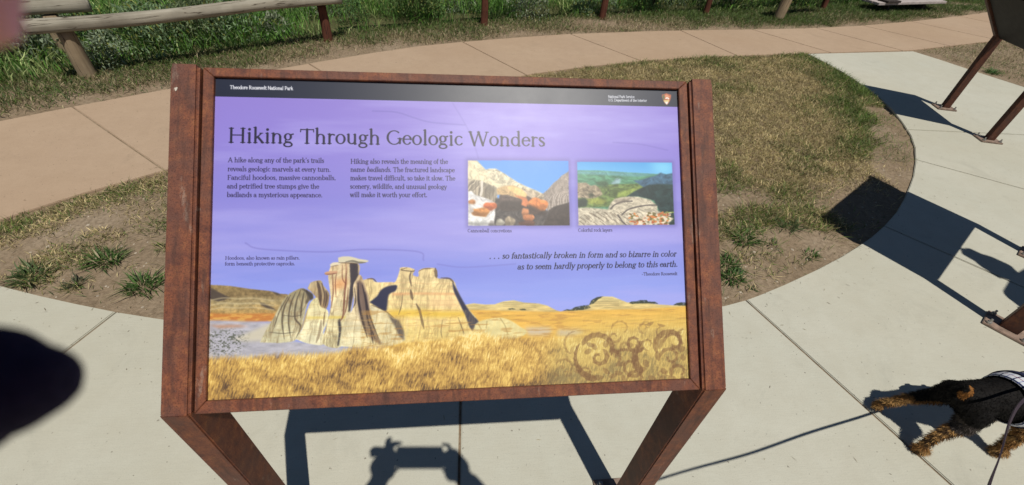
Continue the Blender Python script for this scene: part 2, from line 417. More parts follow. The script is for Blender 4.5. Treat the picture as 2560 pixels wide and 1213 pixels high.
# the lawn island
LP = [(-1.93, 1.26, .16, .09, .9), (-1.98, 1.12, .15, .06, .9), (-1.85, 1.42, .12, .05, .6), (-1.60, 1.85, .30, .07, .8), (-1.95, 1.72, .16, .05, .7), (-1.50, 1.50, .16, .04, .5), (-1.75, 1.08, .07, .03, .6), (-1.45, 1.33, .09, .03, .5), (-2.25, 1.35, .12, .05, .6),
      (1.95, 1.55, .35, .10, .9), (1.45, 1.45, .25, .12, .7), (2.3, 1.45, .16, .05, .6), (1.5, 1.2, .08, .05, .5)]
def dens_island(Q):
    x, y = Q[:, 0], Q[:, 1]
    d_in = dist_line(Q, INNER); d_tan = dist_line(Q, TNEAR)
    n1 = fbm(x, y, .42, 30); n2 = fbm(x, y, .16, 35)
    right = np.clip((y - (1.62 + .12*np.sin(x*5)))/.35 + (n1-.5)*2.2, 0, 1)          # full turf further back
    east = np.where((x > 3.0) & (y < 3.2), np.clip((d_in-.22)/.12 + (n2-.5)*3, 0, 1), 1)
    r = right*east
    patch = (np.clip((n1-.50)/.05, 0, 1)*.8 + np.clip((n2-.60)/.04, 0, 1)*.4)
    near = np.where(x > 1, np.clip(patch, 0, 1)*.30, np.clip(patch, 0, 1)*.85)
    left = np.clip(1 - (d_tan-.12)/.16 + (n2-.5)*2.5, 0, 1)
    pat = np.zeros(len(Q))
    for cx, cy, a_, b_, k_ in LP: pat = np.maximum(pat, k_*np.clip(1.5-((x-cx)/a_)**2-((y-cy)/b_)**2+(n2-.5)*3.5, 0, 1))
    near = np.maximum(near*.35, pat)
    r2 = np.where(x < -1.0, np.maximum(left*.9, near), np.maximum(r, near))
    return np.clip(np.where(d_in < .03, .1*r2, r2), .015, 1)
Q = scatter(ISLAND, 240000, dens_island)
Q = Q[(Q[:, 0] < -1.1) | (Q[:, 0] > .9) | (Q[:, 1] > 2.6)]
x, y = Q[:, 0], Q[:, 1]
d_in = dist_line(Q, INNER); d_tan = dist_line(Q, TNEAR)
edge = np.clip(1.2-(d_in-.02)/.62, 0, 1)*(y > 2.2)*(x > 2) + .45*np.clip(1-d_tan/.12, 0, 1)
low = np.clip((2.35-y)/.6, 0, 1)*(x > 0)*.32
t = np.clip(.02 + .70*edge + low + (fbm(x, y, .35, 50)-.5)*1.5, 0, .95); t = np.where(x < -1, np.clip(.22+(fbm(x, y, .3, 52)-.5)*1.6, 0, .8), t)
c = palette(t, len(Q))*np.array([1.28, 1.25, 1.1])*(.45+1.05*fbm(x, y, .06, 57))[:, None]; h = (.022+.042*rng.random(len(Q)))*(.75+.75*t)*np.where(y < 1.9, np.where(x < 0, .85, 1.15), 1)
v, f, cc = blades(on_ground(Q, -.002), h, (.0028+.0022*rng.random(len(Q))), .45+.95*rng.random(len(Q)), c)
lawn = link('lawn_grass', fast_mesh('lawn_grass', v, f, 3, cc), M_GRASS); tag(lawn, 'patchy dry mown grass between the tan path and the concrete patio', kind='stuff')
# the wedge of lawn at the right
Q = scatter(WEDGE, 60000, lambda Q: np.clip(.15+(dist_line(Q, PATR)-.1)/.3+(fbm(Q[:, 0], Q[:, 1], .3, 60)-.5)*2, .03, 1))
t = np.clip(.35+(fbm(Q[:, 0], Q[:, 1], .5, 61)-.5)*1.2, 0, .9)
v, f, cc = blades(on_ground(Q, -.002), (.02+.03*rng.random(len(Q))), .004+.002*rng.random(len(Q)), .5+.8*rng.random(len(Q)), palette(t, len(Q)))
o = link('verge_grass', fast_mesh('verge_grass', v, f, 3, cc), M_GRASS); tag(o, 'olive grass wedge beside the light concrete walk', kind='stuff')
# mown strip between path and fence
STRIP = TFAR + [(12, 10), (8.0, 8.2)] + [(a, b+.25) for a, b in FENCE[::-1]] + [(-6, 1.5)]
def dens_strip(Q):
    d = dist_line(Q, TFAR); n = fbm(Q[:, 0], Q[:, 1], .35, 70)
    k = np.clip((d-.05)/.16 + (n-.5)*2.2, .04, 1)
    bare = np.exp(-(((Q[:, 0]-1.75)/.55)**2 + ((Q[:, 1]-5.50)/.22)**2)) + .8*np.exp(-(((Q[:, 0]+1.1)/.6)**2 + ((Q[:, 1]-4.25)/.14)**2)) + np.exp(-(((Q[:, 0]-9.0)/.8)**2 + ((Q[:, 1]-7.7)/.2)**2))
    return np.clip(k*(1-bare), .02, 1)
Q = scatter(STRIP, 120000, dens_strip)
d = dist_line(Q, TFAR); t = np.clip(.22+.45*np.clip(d/.6, 0, 1)+(fbm(Q[:, 0], Q[:, 1], .5, 73)-.5)*1.0 + .35*(Q[:, 0] > 3), 0, .95)
v, f, cc = blades(on_ground(Q, -.002), (.028+.04*rng.random(len(Q)))*(.8+.7*t), .0045+.0025*rng.random(len(Q)), .35+.8*rng.random(len(Q)), palette(t, len(Q)))
o = link('mown_strip_grass', fast_mesh('mown_strip_grass', v, f, 3, cc), M_GRASS); tag(o, 'short mown grass strip along the far side of the tan path', kind='stuff')
# tall growth behind the fence
fx = [q[0] for q in FENCE]; fy = [q[1] for q in FENCE]
BACK = [(-6.5, 1.2), (-5.3, 1.9)] + [(a, b+.10) for a, b in FENCE[1:]] + [(12, 9.6), (13.5, 16), (-11, 16), (-11, 1.2)]
def back_d(Q): return Q[:, 1] - np.interp(Q[:, 0], fx, fy)
Q = scatter(BACK, 150000, lambda Q: np.clip(1.1 - back_d(Q)/9, .25, 1)*np.clip(.25+(fbm(Q[:, 0], Q[:, 1], .5, 80)-.38)*4, .12, 1))
bd = back_d(Q); k = fbm(Q[:, 0], Q[:, 1], .7, 84); n = len(Q)
t = np.clip(.68+(k-.5)*1.5, .2, .97)
h = (.10+.22*rng.random(n))*(.55+.8*np.clip(bd/.9, 0, 1))*(.6+.8*k)
v, f, cc = blades(on_ground(Q, -.01), h, .006+.005*rng.random(n), .12+.65*rng.random(n)**1.2, palette(t, n)*np.array([1.2, 1.7, 1.2])*(.45+1.15*fbm(Q[:, 0], Q[:, 1], .14, 88))[:, None], curve=.8)
o = link('tall_grass', fast_mesh('tall_grass', v, f, 3, cc), M_GRASS); tag(o, 'tall green unmown grass growing behind the log fence', kind='stuff')
# broad low leafy growth mixed in: small leaves on stems, in clumps
def leafcloud(centers, rad, hh, n_each, size, cols, seedcol=.25):
    parts = []
    for (cx, cy, cz), r_, h_, ne, sz, c0 in zip(centers, rad, hh, n_each, size, cols):
        u = rng.random(ne); th = rng.random(ne)*2*np.pi; rr = r_*np.sqrt(rng.random(ne)); zz = h_*u**.7
        lob = .7+.5*vnoise(np.cos(th)*2+cx*7, np.sin(th)*2+cy*7, 1.0, 5)
        rr = rr*lob*(1-.45*(zz/h_)**2)
        P = np.c_[cx+rr*np.cos(th), cy+rr*np.sin(th), cz+zz*(.6+.6*vnoise(cx*3+np.cos(th)*3, cy*3+rr*9, 1, 8))]
        c = np.array(c0)*(.55+.8*rng.random(ne))[:, None]
        c = np.where((rng.random(ne) < .12)[:, None], np.array([.26, .27, .07])*(.7+.4*rng.random(ne))[:, None], c)
        parts.append(blades(P, sz*(.6+.8*rng.random(ne)), sz*.38, rng.random(ne)*1.5, c))
    return merge(parts)
cs, rd, hs, ns, sz, cl = [], [], [], [], [], []
tries = 0
SHR = []
while len(cs) < 380 and tries < 9000:
    tries += 1
    cx = random.uniform(-8, 11); d = random.uniform(.25, 6.5); cy = float(np.interp(cx, fx, fy))+d
    if cx > 4.5 and d < .8: continue
    if fbm(np.array([cx]), np.array([cy]), 1.3, 90)[0] < .33: continue
    r_ = random.uniform(.16, .42); cs.append((cx, cy, -.06-.3*min(1, d/6))); rd.append(r_); hs.append(random.uniform(.22, .5)); ns.append(int(4000*r_)); sz.append(random.uniform(.028, .048))
    cl.append(random.choice([(.17, .25, .13), (.24, .30, .19), (.27, .31, .21), (.10, .19, .06), (.14, .25, .08)]))
v, f, cc = leafcloud(cs, rd, hs, ns, sz, cl)
o = link('undergrowth', fast_mesh('undergrowth', v, f, 3, cc), M_LEAF); tag(o, 'tangled leafy undergrowth covering the slope behind the log fence', kind='stuff')

# single shrubs that can be told apart
def shrub(x, y, r_, h_, col, label, n=2600, leaf=.034):
    gz = float(ground_z(np.array([[x, y]]))[0]); t_ = thing('shrub', label, 'shrub', (x, y, gz), 0, 'shrubs behind the log fence')
    v, f, cc = leafcloud([(0, 0, .01)], [r_], [h_], [n], [leaf], [col])
    link('foliage', fast_mesh('foliage', v, f, 3, cc), M_LEAF, t_)
    bm = bmesh.new()
    for k in range(9):
        a = random.random()*6.28; e = Vector((math.cos(a)*r_*.8, math.sin(a)*r_*.8, h_*random.uniform(.6, .95)))
        cyl(bm, (math.cos(a)*.02, math.sin(a)*.02, -.03), e*.5+Vector((0, 0, h_*.12)), .009, .006, 6); cyl(bm, e*.5+Vector((0, 0, h_*.12)), e, .006, .003, 6)
    obj('stem', bm, M_TWIG, t_)
shrub(-3.95, 3.45, .42, .50, (.20, .24, .15), 'silvery green shrub behind the left end of the log fence')
shrub(-2.55, 4.35, .36, .42, (.17, .22, .11), 'grey green shrub under the long grey log rail')
shrub(-.55, 5.45, .36, .50, (.12, .18, .06), 'fresh green shrub right of the red post that carries the rail')
shrub(2.7, 6.35, .36, .55, (.06, .10, .035), 'dark green shrub just right of the post at the worn soil patch')
shrub(3.5, 6.75, .45, .6, (.045, .08, .03), 'very dark shrub around the thin reddish post')
shrub(4.1, 6.62, .40, .6, (.055, .095, .035), 'dark bushy shrub left of the pale short post')
shrub(5.1, 6.95, .42, .62, (.04, .075, .028), 'dark shrub right of the pale short post')

# weeds in the bare soil
def weed(x, y, s, col, label, n=150, flat=.9):
    s = s*.80; gz = float(ground_z(np.array([[x, y]]))[0]); a = rng.random(n)*6.283; r_ = s*.62*rng.random(n)**.7
    P = np.c_[np.cos(a)*r_*1.2, np.sin(a)*r_, np.zeros(n)]
    dirs = np.c_[np.cos(a+rng.normal(0, .95, n)), np.sin(a+rng.normal(0, .95, n))]
    c = np.array(col)*(.6+.75*rng.random(n))[:, None]
    c = np.where((rng.random(n) < .12)[:, None], STRAW*.8, c)
    v, f, cc = blades(P, s*(.35+.65*rng.random(n)), .0042+.0028*rng.random(n), .35+flat*rng.random(n), c, curve=.9, spread_dir=dirs)
    o = link('grass_tuft', fast_mesh('grass_tuft', v, f, 3, cc), M_GRASS); o.location = (x, y, gz-.004)
    tag(o, label, 'grass tuft', 'green grass tufts on the bare soil')
GR = (.075, .14, .035)
weed(-1.696, 1.243, .10, GR, 'round bright green tuft alone on the soil left of the big sign', 230)
weed(-1.455, 1.076, .11, GR, 'low spreading green tuft beside the left post of the big sign', 240)
weed(-1.97, 1.15, .11, (.085, .13, .045), 'flat dull green tuft at the far left edge of the patio', 240)
weed(-1.75, 1.11, .06, (.10, .11, .06), 'small greyish tuft by the curved edge left of the sign', 100)
weed(1.60, 1.34, .10, GR, 'dense green tuft right of the big sign, nearest the lawn edge', 200)
weed(1.93, 1.44, .10, (.08, .13, .045), 'loose two part tuft beside the dark sign shadow', 150, 1.0)
weed(1.395, 1.15, .10, GR, 'green tuft half hidden behind the right post of the big sign', 170)
weed(1.38, 1.05, .09, (.06, .13, .03), 'vivid green tuft at the foot of the right sign post on the soil', 190)
weed(1.93, 1.215, .07, GR, 'small sprawling tuft near the curved concrete edge', 90, 1.1)
weed(1.46, .985, .035, (.07, .12, .04), 'tiny sprig of grass close to the concrete edge', 40)
weed(1.74, 1.30, .045, (.09, .12, .05), 'thin sprig between the two larger tufts on the soil', 40)
weed(6.10, 4.18, .11, (.05, .15, .03), 'bright green weed at the edge of the right hand grass wedge', 200)
# dead grass bits and grit blown on to the walks
Qd = scatter(PATIO, 1500, lambda Q: np.clip(1.15-dist_line(Q, INNER)/.35, .10, 1)); Qd = np.r_[Qd, scatter(PATH, 900, lambda Q: np.clip(1.1-np.minimum(dist_line(Q, TNEAR), dist_line(Q, TFAR))/.18, .10, 1))]
nd = len(Qd); v, f, cc = blades(np.c_[Qd, np.full(nd, .0012)], .006+.022*rng.random(nd)**2, .0016+.0016*rng.random(nd), np.full(nd, 1.50), np.where((rng.random(nd) < .6)[:, None], np.array([.16, .11, .06]), STRAW*.7)*(.6+.6*rng.random(nd))[:, None], curve=.1)
o = link('dead_grass_bits', fast_mesh('dead_grass_bits', v, f, 3, cc), M_GRASS); tag(o, 'dead grass bits and crumbs of soil blown on to the walks', kind='stuff')
# pebbles
bm = bmesh.new()
Qp = scatter(ISLAND, 700, lambda Q: np.where(dens_island(Q) < .35, 1., .08))
for q in on_ground(Qp):
    s = random.uniform(.0015, .006)*(1.6 if random.random() < .08 else 1)
    r_ = bmesh.ops.create_icosphere(bm, subdivisions=1, radius=s, matrix=Matrix.Translation(q) @ Matrix.Rotation(random.random()*3, 4, 'Z') @ Matrix.Diagonal((1.3, 1, .6, 1)))
o = obj('pebbles', bm, plain('pale_pebbles', (.42, .36, .28), .9, .1, 90, .4)); tag(o, 'pale pebbles and grit scattered over the bare soil', kind='stuff')

# ------------------------------------------------------------------ log fence and bench
def ang(a, b): return math.atan2(b[1]-a[1], b[0]-a[0])
def log_mesh(p, q, r, mat, parent, name, seed=0, n=20, m=26, taper=.0):
    """slightly crooked round log along local X so the grain runs down it"""
    p, q = Vector(p), Vector(q); L = (q-p).length; bm = bmesh.new(); rr = random.Random(seed); rings = []
    ph = rr.random()*6
    for k in range(m+1):
        u = k/m; x = L*u; ring = []
        oy = .012*math.sin(u*5+ph)*L/2; oz = .009*math.sin(u*7+ph*2)*L/2
        for i in range(n):
            a = 2*math.pi*i/n
            rad = r*(1-taper*u)*(1+.035*math.sin(3*a+ph+u*2)+.025*math.sin(5*a+u*9)+.02*math.sin(u*23+ph))
            ring.append(bm.verts.new((x, oy+rad*math.cos(a), oz+rad*math.sin(a))))
        rings.append(ring)
        if k: [bm.faces.new((rings[-2][i], rings[-2][(i+1) % n], ring[(i+1) % n], ring[i])) for i in range(n)]
    bm.faces.new(rings[0][::-1]); bm.faces.new(rings[-1])
    es = [e for e in bm.edges if len(e.link_faces) == 2 and any(len(f.verts) > 4 for f in e.link_faces)]
    bevel(bm, r*.18, 2, es)
    o = obj(name, bm, mat, parent, True)
    o.matrix_local = Matrix.Translation(p) @ (q-p).to_track_quat('X', 'Z').to_matrix().to_4x4()
    return o
fence = thing('log_fence', 'low log barrier of round grey rails resting on short posts', 'fence', (0, 0, 0))
def post(x, y, h, r, mat, seed, parent=None, name='post'):
    return log_mesh((x, y, -.12), (x+.004, y, h), r, mat, parent or fence, name, seed, 18, 8, taper=.18)
posts = [(-5.3, 1.8, .36, .062, M_POST), (-3.003, 3.396, .362, .064, M_POST), (-1.388, 4.499, .338, .050, M_REDPOST), (.253, 5.219, .42, .045, M_REDPOST), (1.83, 5.733, .45, .047, M_REDPOST),
         (3.443, 6.149, .45, .042, M_REDPOST), (5.689, 6.787, .45, .045, M_REDPOST), (8.0, 7.6, .45, .06, M_POST)]
for i, (x, y, h, r_, mt) in enumerate(posts): post(x, y, h, r_, mt, 40+i)
log_mesh((-3.13, 3.235, .408), (-1.20, 4.555, .384), .050, M_LOG, fence, 'rail', 3)
log_mesh((-5.9, 2.35, .42), (-3.06, 3.87, .42), .060, M_LOG, fence, 'rail', 4)
post(-3.30, 3.72, .362, .07, M_POST, 77)
log_mesh((-1.30, 4.68, .50), (.40, 5.30, .52), .060, M_LOG, fence, 'rail', 5)
log_mesh((.15, 5.20, .51), (1.95, 5.80, .53), .060, M_LOG, fence, 'rail', 6)
log_mesh((1.78, 5.70, .53), (3.6, 6.22, .53), .060, M_LOG, fence, 'rail', 7)
log_mesh((3.4, 6.16, .53), (5.8, 6.84, .53), .060, M_LOG, fence, 'rail', 8)
log_mesh((5.6, 6.78, .53), (8.1, 7.66, .53), .060, M_LOG, fence, 'rail', 9)
# the pale short post in front with a stub of rail
fp = thing('short_log_post', 'pale short log post carrying a grey rail end in front of the dark shrubs', 'post', (4.51, 6.07, 0))
log_mesh((0, 0, -.12), (.02, .0, .40), .07, M_POST, fp, 'post', 61, 16, 6)
log_mesh((-.12, -.05, .46), (1.0, .42, .46), .075, M_LOG, fp, 'rail', 62, 16, 10)

bench = thing('bench', 'low grey board bench on dark legs at the top right', 'bench', (7.24, 7.02, 0), R(14))
for k in range(3):
    obj('board', box(-.80, .80, -.16+k*.122, -.046+k*.122, .125, .160, .004), M_PLANK, bench)
for sx in (-.42, .42):
    obj('leg', box(sx-.028, sx+.028, -.09, .12, -.05, .124, .006), M_LEGD, bench)
obj('bracket', box(-.66, -.36, -.19, .0, .1615, .188, .005), M_LEGD, bench)

# ------------------------------------------------------------------ interpretive signs
T_ = R(44.5109)
def build_sign(loc, rz, a, zb, Lp, label, face_mat, scale=1.0, M_RUST=M_RUST):
    """a: half distance between the post centres; zb: knee height; Lp: length of the sloping part"""
    wd, d = .0489*scale, .0706*scale
    root = thing('interpretive_sign', label, 'sign', (loc[0], loc[1], 0), rz, 'interpretive signs around the patio')
    c, s = math.cos(T_), math.sin(T_)
    def on(u, n): return (u*c + n*s, zb + u*s - n*c)        # u up the slope, n behind the face -> (y, z)
    mit = zb - d*.42
    for sx in (-1, 1):
        x0, x1 = sx*a-wd/2, sx*a+wd/2
        bm = prism([(0, .012), (d, .012), (d, mit), (0, zb)], x0, x1); bevel(bm, .003, 2, [e for e in bm.edges if abs(e.verts[0].co.x-e.verts[1].co.x) < 1e-6 and not all(v.co.z > mit-.002 for v in e.verts)])
        obj('leg', bm, M_RUST, root)
        g_ = .0012
        y1, z1 = on(Lp, 0); y2, z2 = on(Lp, d)
        bm = prism([(g_*c, zb+g_), (d+g_*c, mit+g_), (y2, z2), (y1, z1)], x0, x1)
        bevel(bm, .0045, 3, [e for e in bm.edges if abs(e.verts[0].co.x-e.verts[1].co.x) < 1e-6 and not all(v.co.z < zb+.004 for v in e.verts)])
        obj('side_post', bm, M_RUST, root)
        pl = obj('base_plate', box(x0-.04, x1+.04, -.045, d+.055, .001, .0115, .002), M_PLATE, root)
        for bx in (x0-.022, x1+.022):
            for by in (-.026, d+.036):
                bm = cyl(bmesh.new(), (bx, by, .0118), (bx, by, .022), .011, .0105, 6); cyl(bm, (bx, by, .022), (bx, by, .038), .0055, .005, 8)
                obj('bolt', bm, M_BOLT, pl)
    # mitred inner frame of four rails, face 3 mm below the posts
    xi = a-wd/2-.0022; pw = xi-.0185; u0, u1, v0, v1 = .0, Lp-.001, .0214, Lp-.0175; n0, n1 = .009, .045
    def rail(q):
        bm = bmesh.new(); A = []
        for n_ in (n0, n1):
            A.append([bm.verts.new((x, *on(u, n_))) for x, u in q])
        k = len(q); bm.faces.new(A[0]); bm.faces.new(A[1][::-1])
        for i in range(k): bm.faces.new((A[0][i], A[0][(i+1) % k], A[1][(i+1) % k], A[1][i]))
        bevel(bm, .0012, 1); obj('frame_rail', bm, M_RUST, root)
    e = .0005
    rail([(-xi, u1), (xi, u1), (pw, v1), (-pw, v1)]); rail([(-xi, u0), (xi, u0), (pw, v0), (-pw, v0)])
    rail([(-xi, u0+e), (-pw, v0+e), (-pw, v1-e), (-xi, u1-e)]); rail([(xi, u0+e), (pw, v0+e), (pw, v1-e), (xi, u1-e)])
    # printed panel, recessed 8 mm
    n_ = .016; me = bpy.data.meshes.new('panel'); bm = bmesh.new(); uvl = bm.loops.layers.uv.new('UVMap')
    X0 = pw+.002; q = [(-X0, v0-.002), (X0, v0-.002), (X0, v1+.002), (-X0, v1+.002)]
    f_ = [bm.verts.new((x, *on(u, n_))) for x, u in q]; b_ = [bm.verts.new((x, *on(u, n_+.012))) for x, u in q]
    ff = bm.faces.new(f_); bm.faces.new(b_[::-1])
    for i in range(4): bm.faces.new((f_[i], b_[i], b_[(i+1) % 4], f_[(i+1) % 4]))
    for lp, (x, u) in zip(ff.loops, q): lp[uvl].uv = ((x+pw)/(2*pw), (u-v0)/(v1-v0))
    obj('printed_panel', bm, face_mat, root)
    bm = bmesh.new(); q = [(-xi+.004, u0+.004), (xi-.004, u0+.004), (xi-.004, u1-.004), (-xi+.004, u1-.004)]
    f_ = [bm.verts.new((x, *on(u, .046))) for x, u in q]; b_ = [bm.verts.new((x, *on(u, .050))) for x, u in q]
    bm.faces.new(f_); bm.faces.new(b_[::-1])
    for i in range(4): bm.faces.new((f_[i], b_[i], b_[(i+1) % 4], f_[(i+1) % 4]))
    obj('back_sheet', bm, M_BACK, root)
    return root
# ------------------------------------------------------------------ the printed artwork of the big sign (flat print)
AW, AH = 1760, 1150
HM = [0.0007357925191473252, 1.8988194042511634e-05, -0.3897849002561679, -4.971665531643392e-05, -0.0011766593788064468, 1.2081782563383017, -8.413300741708946e-05, 5.294301897151971e-05]
def A_(pts):      # digitised outline -> art pixels (x right, y down)
    P = np.atleast_2d(np.array(pts, float)); x, y = P[:, 0], P[:, 1]; k = HM[6]*x+HM[7]*y+1
    return np.c_[(HM[0]*x+HM[1]*y+HM[2])/k*AW, (1-(HM[3]*x+HM[4]*y+HM[5])/k)*AH]
def z4(pts): return A_([(490+x/2.757, 600+y/2.757) for x, y in pts])
def z5(pts): return A_([(1160+x/2.637, 600+y/2.637) for x, y in pts])
def z3(pts): return A_([(1140+x/3.879, 370+y/3.879) for x, y in pts])
art = np.zeros((AH, AW, 3))
gyy, gxx = np.mgrid[0:AH, 0:AW].astype(float)
_w1 = fbm(gxx, gyy, 46.0, 401, 3)-.5; _w2 = fbm(gxx, gyy, 46.0, 407, 3)-.5
WX = gxx*.97+gyy*.24+46*_w1; WY = gyy*.97-gxx*.24+46*_w2
VX = gxx+.10*gyy+16*_w1; VY = gyy+16*_w2
def mask(P, soft=1.5, clip=None):
    P = np.asarray(P); out = np.zeros((AH, AW)); pad = int(soft*2+2)
    x0, x1 = int(max(0, P[:, 0].min()-pad)), int(min(AW, P[:, 0].max()+pad)); y0, y1 = int(max(0, P[:, 1].min()-pad)), int(min(AH, P[:, 1].max()+pad))
    if x1 <= x0 or y1 <= y0: return out
    sub = np.c_[gxx[y0:y1, x0:x1].ravel()+.5, gyy[y0:y1, x0:x1].ravel()+.5]
    m_ = inside(sub, [tuple(q) for q in P]).reshape(y1-y0, x1-x0).astype(float)
    out[y0:y1, x0:x1] = m_
    return blur(out, soft, (y0, y1, x0, x1)) if soft > 0 else out
def blur(a, r, win=None):
    r = max(1, int(round(r)))
    y0, y1, x0, x1 = win if win else (0, a.shape[0], 0, a.shape[1])
    s = a[y0:y1, x0:x1]
    for ax in (0, 1):
        for _ in range(2):
            c = np.cumsum(np.pad(s, [(r+1, r) if i == ax else (0, 0) for i in (0, 1)], mode='edge'), axis=ax)
            s = ((c[2*r+1:] - c[:-2*r-1]) if ax == 0 else (c[:, 2*r+1:] - c[:, :-2*r-1]))/(2*r+1)
    out = a.copy(); out[y0:y1, x0:x1] = s; return out
def comp(m_, col, al=1.0):
    global art
    col = np.array(col, float)/255 if not isinstance(col, np.ndarray) or col.ndim == 1 else col
    ys, xs = np.where(m_ > .003)
    if len(ys) == 0: return
    y0, y1, x0, x1 = ys.min(), ys.max()+1, xs.min(), xs.max()+1
    k = (m_[y0:y1, x0:x1]*al)[..., None]; cc = col[y0:y1, x0:x1] if isinstance(col, np.ndarray) and col.ndim == 3 else col
    art[y0:y1, x0:x1] = art[y0:y1, x0:x1]*(1-k) + cc*k
def stroke(P, wid, col, al=1.0, soft=1.0):
    """brush line through art points, widths per point"""
    P = np.asarray(P, float); wid = np.ones(len(P))*wid if np.isscalar(wid) else np.asarray(wid, float)
    r = wid.max()/2+soft+1; x0, x1 = int(max(0, P[:, 0].min()-r)), int(min(AW, P[:, 0].max()+r+1)); y0, y1 = int(max(0, P[:, 1].min()-r)), int(min(AH, P[:, 1].max()+r+1))
    if x1 <= x0 or y1 <= y0: return
    gx_, gy_ = gxx[y0:y1, x0:x1]+.5, gyy[y0:y1, x0:x1]+.5; cov = np.zeros(gx_.shape)
    for (ax, ay), (bx, by), w0, w1 in zip(P[:-1], P[1:], wid[:-1], wid[1:]):
        vx, vy = bx-ax, by-ay; L = vx*vx+vy*vy+1e-9; t = np.clip(((gx_-ax)*vx+(gy_-ay)*vy)/L, 0, 1)
        d = np.hypot(gx_-ax-t*vx, gy_-ay-t*vy); cov = np.maximum(cov, np.clip(((w0+(w1-w0)*t)/2-d)/soft+.5, 0, 1))
    k = (cov*al)[..., None]; art[y0:y1, x0:x1] = art[y0:y1, x0:x1]*(1-k) + np.array(col, float)/255*k
def smooth_line(P, n=10):
    P = np.asarray(P, float); Q = np.vstack([2*P[0]-P[1], P, 2*P[-1]-P[-2]]); out = []
    for i in range(1, len(Q)-2):
        for t in np.linspace(0, 1, n, endpoint=False):
            out.append(.5*((2*Q[i])+(-Q[i-1]+Q[i+1])*t+(2*Q[i-1]-5*Q[i]+4*Q[i+1]-Q[i+2])*t*t+(-Q[i-1]+3*Q[i]-3*Q[i+1]+Q[i+2])*t**3))
    return np.array(out+[P[-1]])
def rgb(*c): return np.array(c, float)/255
def NW(sc_x, sc_y, seed, oct, P_):
    x0, x1 = int(max(0, P_[:, 0].min()-12)), int(min(AW, P_[:, 0].max()+12)); y0, y1 = int(max(0, P_[:, 1].min()-12)), int(min(AH, P_[:, 1].max()+12))
    out = np.full((AH, AW), .5, np.float32)
    if x1 > x0 and y1 > y0: out[y0:y1, x0:x1] = fbm(WX[y0:y1, x0:x1]/sc_x, WY[y0:y1, x0:x1]/sc_y, 1.0, seed, oct)
    return out
def NV(sc_x, sc_y, seed, oct, P_):
    x0, x1 = int(max(0, P_[:, 0].min()-12)), int(min(AW, P_[:, 0].max()+12)); y0, y1 = int(max(0, P_[:, 1].min()-12)), int(min(AH, P_[:, 1].max()+12))
    out = np.full((AH, AW), .5, np.float32)
    if x1 > x0 and y1 > y0: out[y0:y1, x0:x1] = fbm(VX[y0:y1, x0:x1]/sc_x, VY[y0:y1, x0:x1]/sc_y, 1.0, seed, oct)
    return out
def N(sc_x, sc_y, seed, oct=4, P_=None):
    if P_ is None: return fbm(gxx/sc_x, gyy/sc_y, 1.0, seed, oct)
    x0, x1 = int(max(0, P_[:, 0].min()-12)), int(min(AW, P_[:, 0].max()+12)); y0, y1 = int(max(0, P_[:, 1].min()-12)), int(min(AH, P_[:, 1].max()+12))
    out = np.full((AH, AW), .5, np.float32)
    if x1 > x0 and y1 > y0: out[y0:y1, x0:x1] = fbm(gxx[y0:y1, x0:x1]/sc_x, gyy[y0:y1, x0:x1]/sc_y, 1.0, seed, oct)
    return out
# sky: violet to blue with soft cloud bands
v_ = gyy/AH
def grad(stops, t):
    out = np.zeros(t.shape+(3,)); xs_ = [s[0] for s in stops]
    for k in range(3): out[..., k] = np.interp(t, xs_, [s[1][k]/255 for s in stops])
    return out
art = grad([(0, (140, 122, 205)), (.2, (142, 128, 212)), (.38, (138, 132, 214)), (.5, (154, 150, 224)), (.62, (140, 150, 228)), (.75, (146, 162, 238)), (1, (138, 156, 232))], v_ + .05*(N(700, 260, 101)-.5))
cl_ = np.clip((N(620, 85, 103, 5)-.48)*3.2, 0, 1)[..., None]
art = art*(1-.48*cl_) + rgb(178, 172, 236)*.48*cl_
dk = np.clip((N(900, 120, 113, 4)-.52)*4, 0, 1)[..., None]*np.clip((gyy/AH-.30)*3, 0, 1)[..., None]
art = art*(1-.35*dk) + rgb(108, 120, 214)*.35*dk
for P_, a_ in (([(925, 269), (985, 272), (1030, 286), (1075, 298), (1160, 305)], .30), ([(1130, 250), (1160, 300), (1180, 340), (1195, 390)], .20), ([(600, 605), (640, 620), (800, 628), (905, 622), (1040, 628), (1055, 650)], .28), ([(1090, 660), (1160, 668), (1290, 660)], .22), ([(1540, 350), (1610, 355), (1680, 370)], .2)):
    stroke(smooth_line(A_(P_)), 5, (92, 84, 160), a_, 5)
# --- far hills and plain
gr_n = N(9, 9, 120, 3)
lh = z4([(38, 306), (120, 309), (200, 315), (330, 335), (470, 350), (540, 370), (600, 374), (620, 560), (38, 560)])
hills = grad([(0, (150, 128, 86)), (.35, (128, 108, 74)), (.6, (168, 150, 108)), (1, (176, 140, 80))], np.clip((gyy-gyy[0, 0]-z4([(0, 306)])[0, 1])/110, 0, 1)+.25*(N(60, 14, 121)-.5))
hills *= (.78+.5*gr_n)[..., None]; comp(mask(lh, 1), hills)
for P_ in ([(40, 322), (70, 330), (120, 360), (195, 398), (150, 415), (110, 425), (40, 400)], [(400, 430), (440, 440), (500, 470), (520, 490), (470, 480), (420, 455)], [(480, 350), (530, 365), (560, 385), (520, 380)]): comp(mask(z4(P_), 2), (66, 58, 58), .75)
for y_ in (405, 440, 470): stroke(smooth_line(z4([(60, y_+10), (150, y_-6), (250, y_), (360, y_-4), (500, y_+14)])), 5, (206, 190, 150), .5, 4)
pl = z4([(38, 505), (200, 512), (500, 508), (560, 560), (300, 575), (38, 560)]); comp(mask(pl, 3), (196, 124, 62), .9); comp(mask(pl, 2)*np.clip((N(26, 7, 122)-.45)*5, 0, 1), (222, 172, 88), .8)
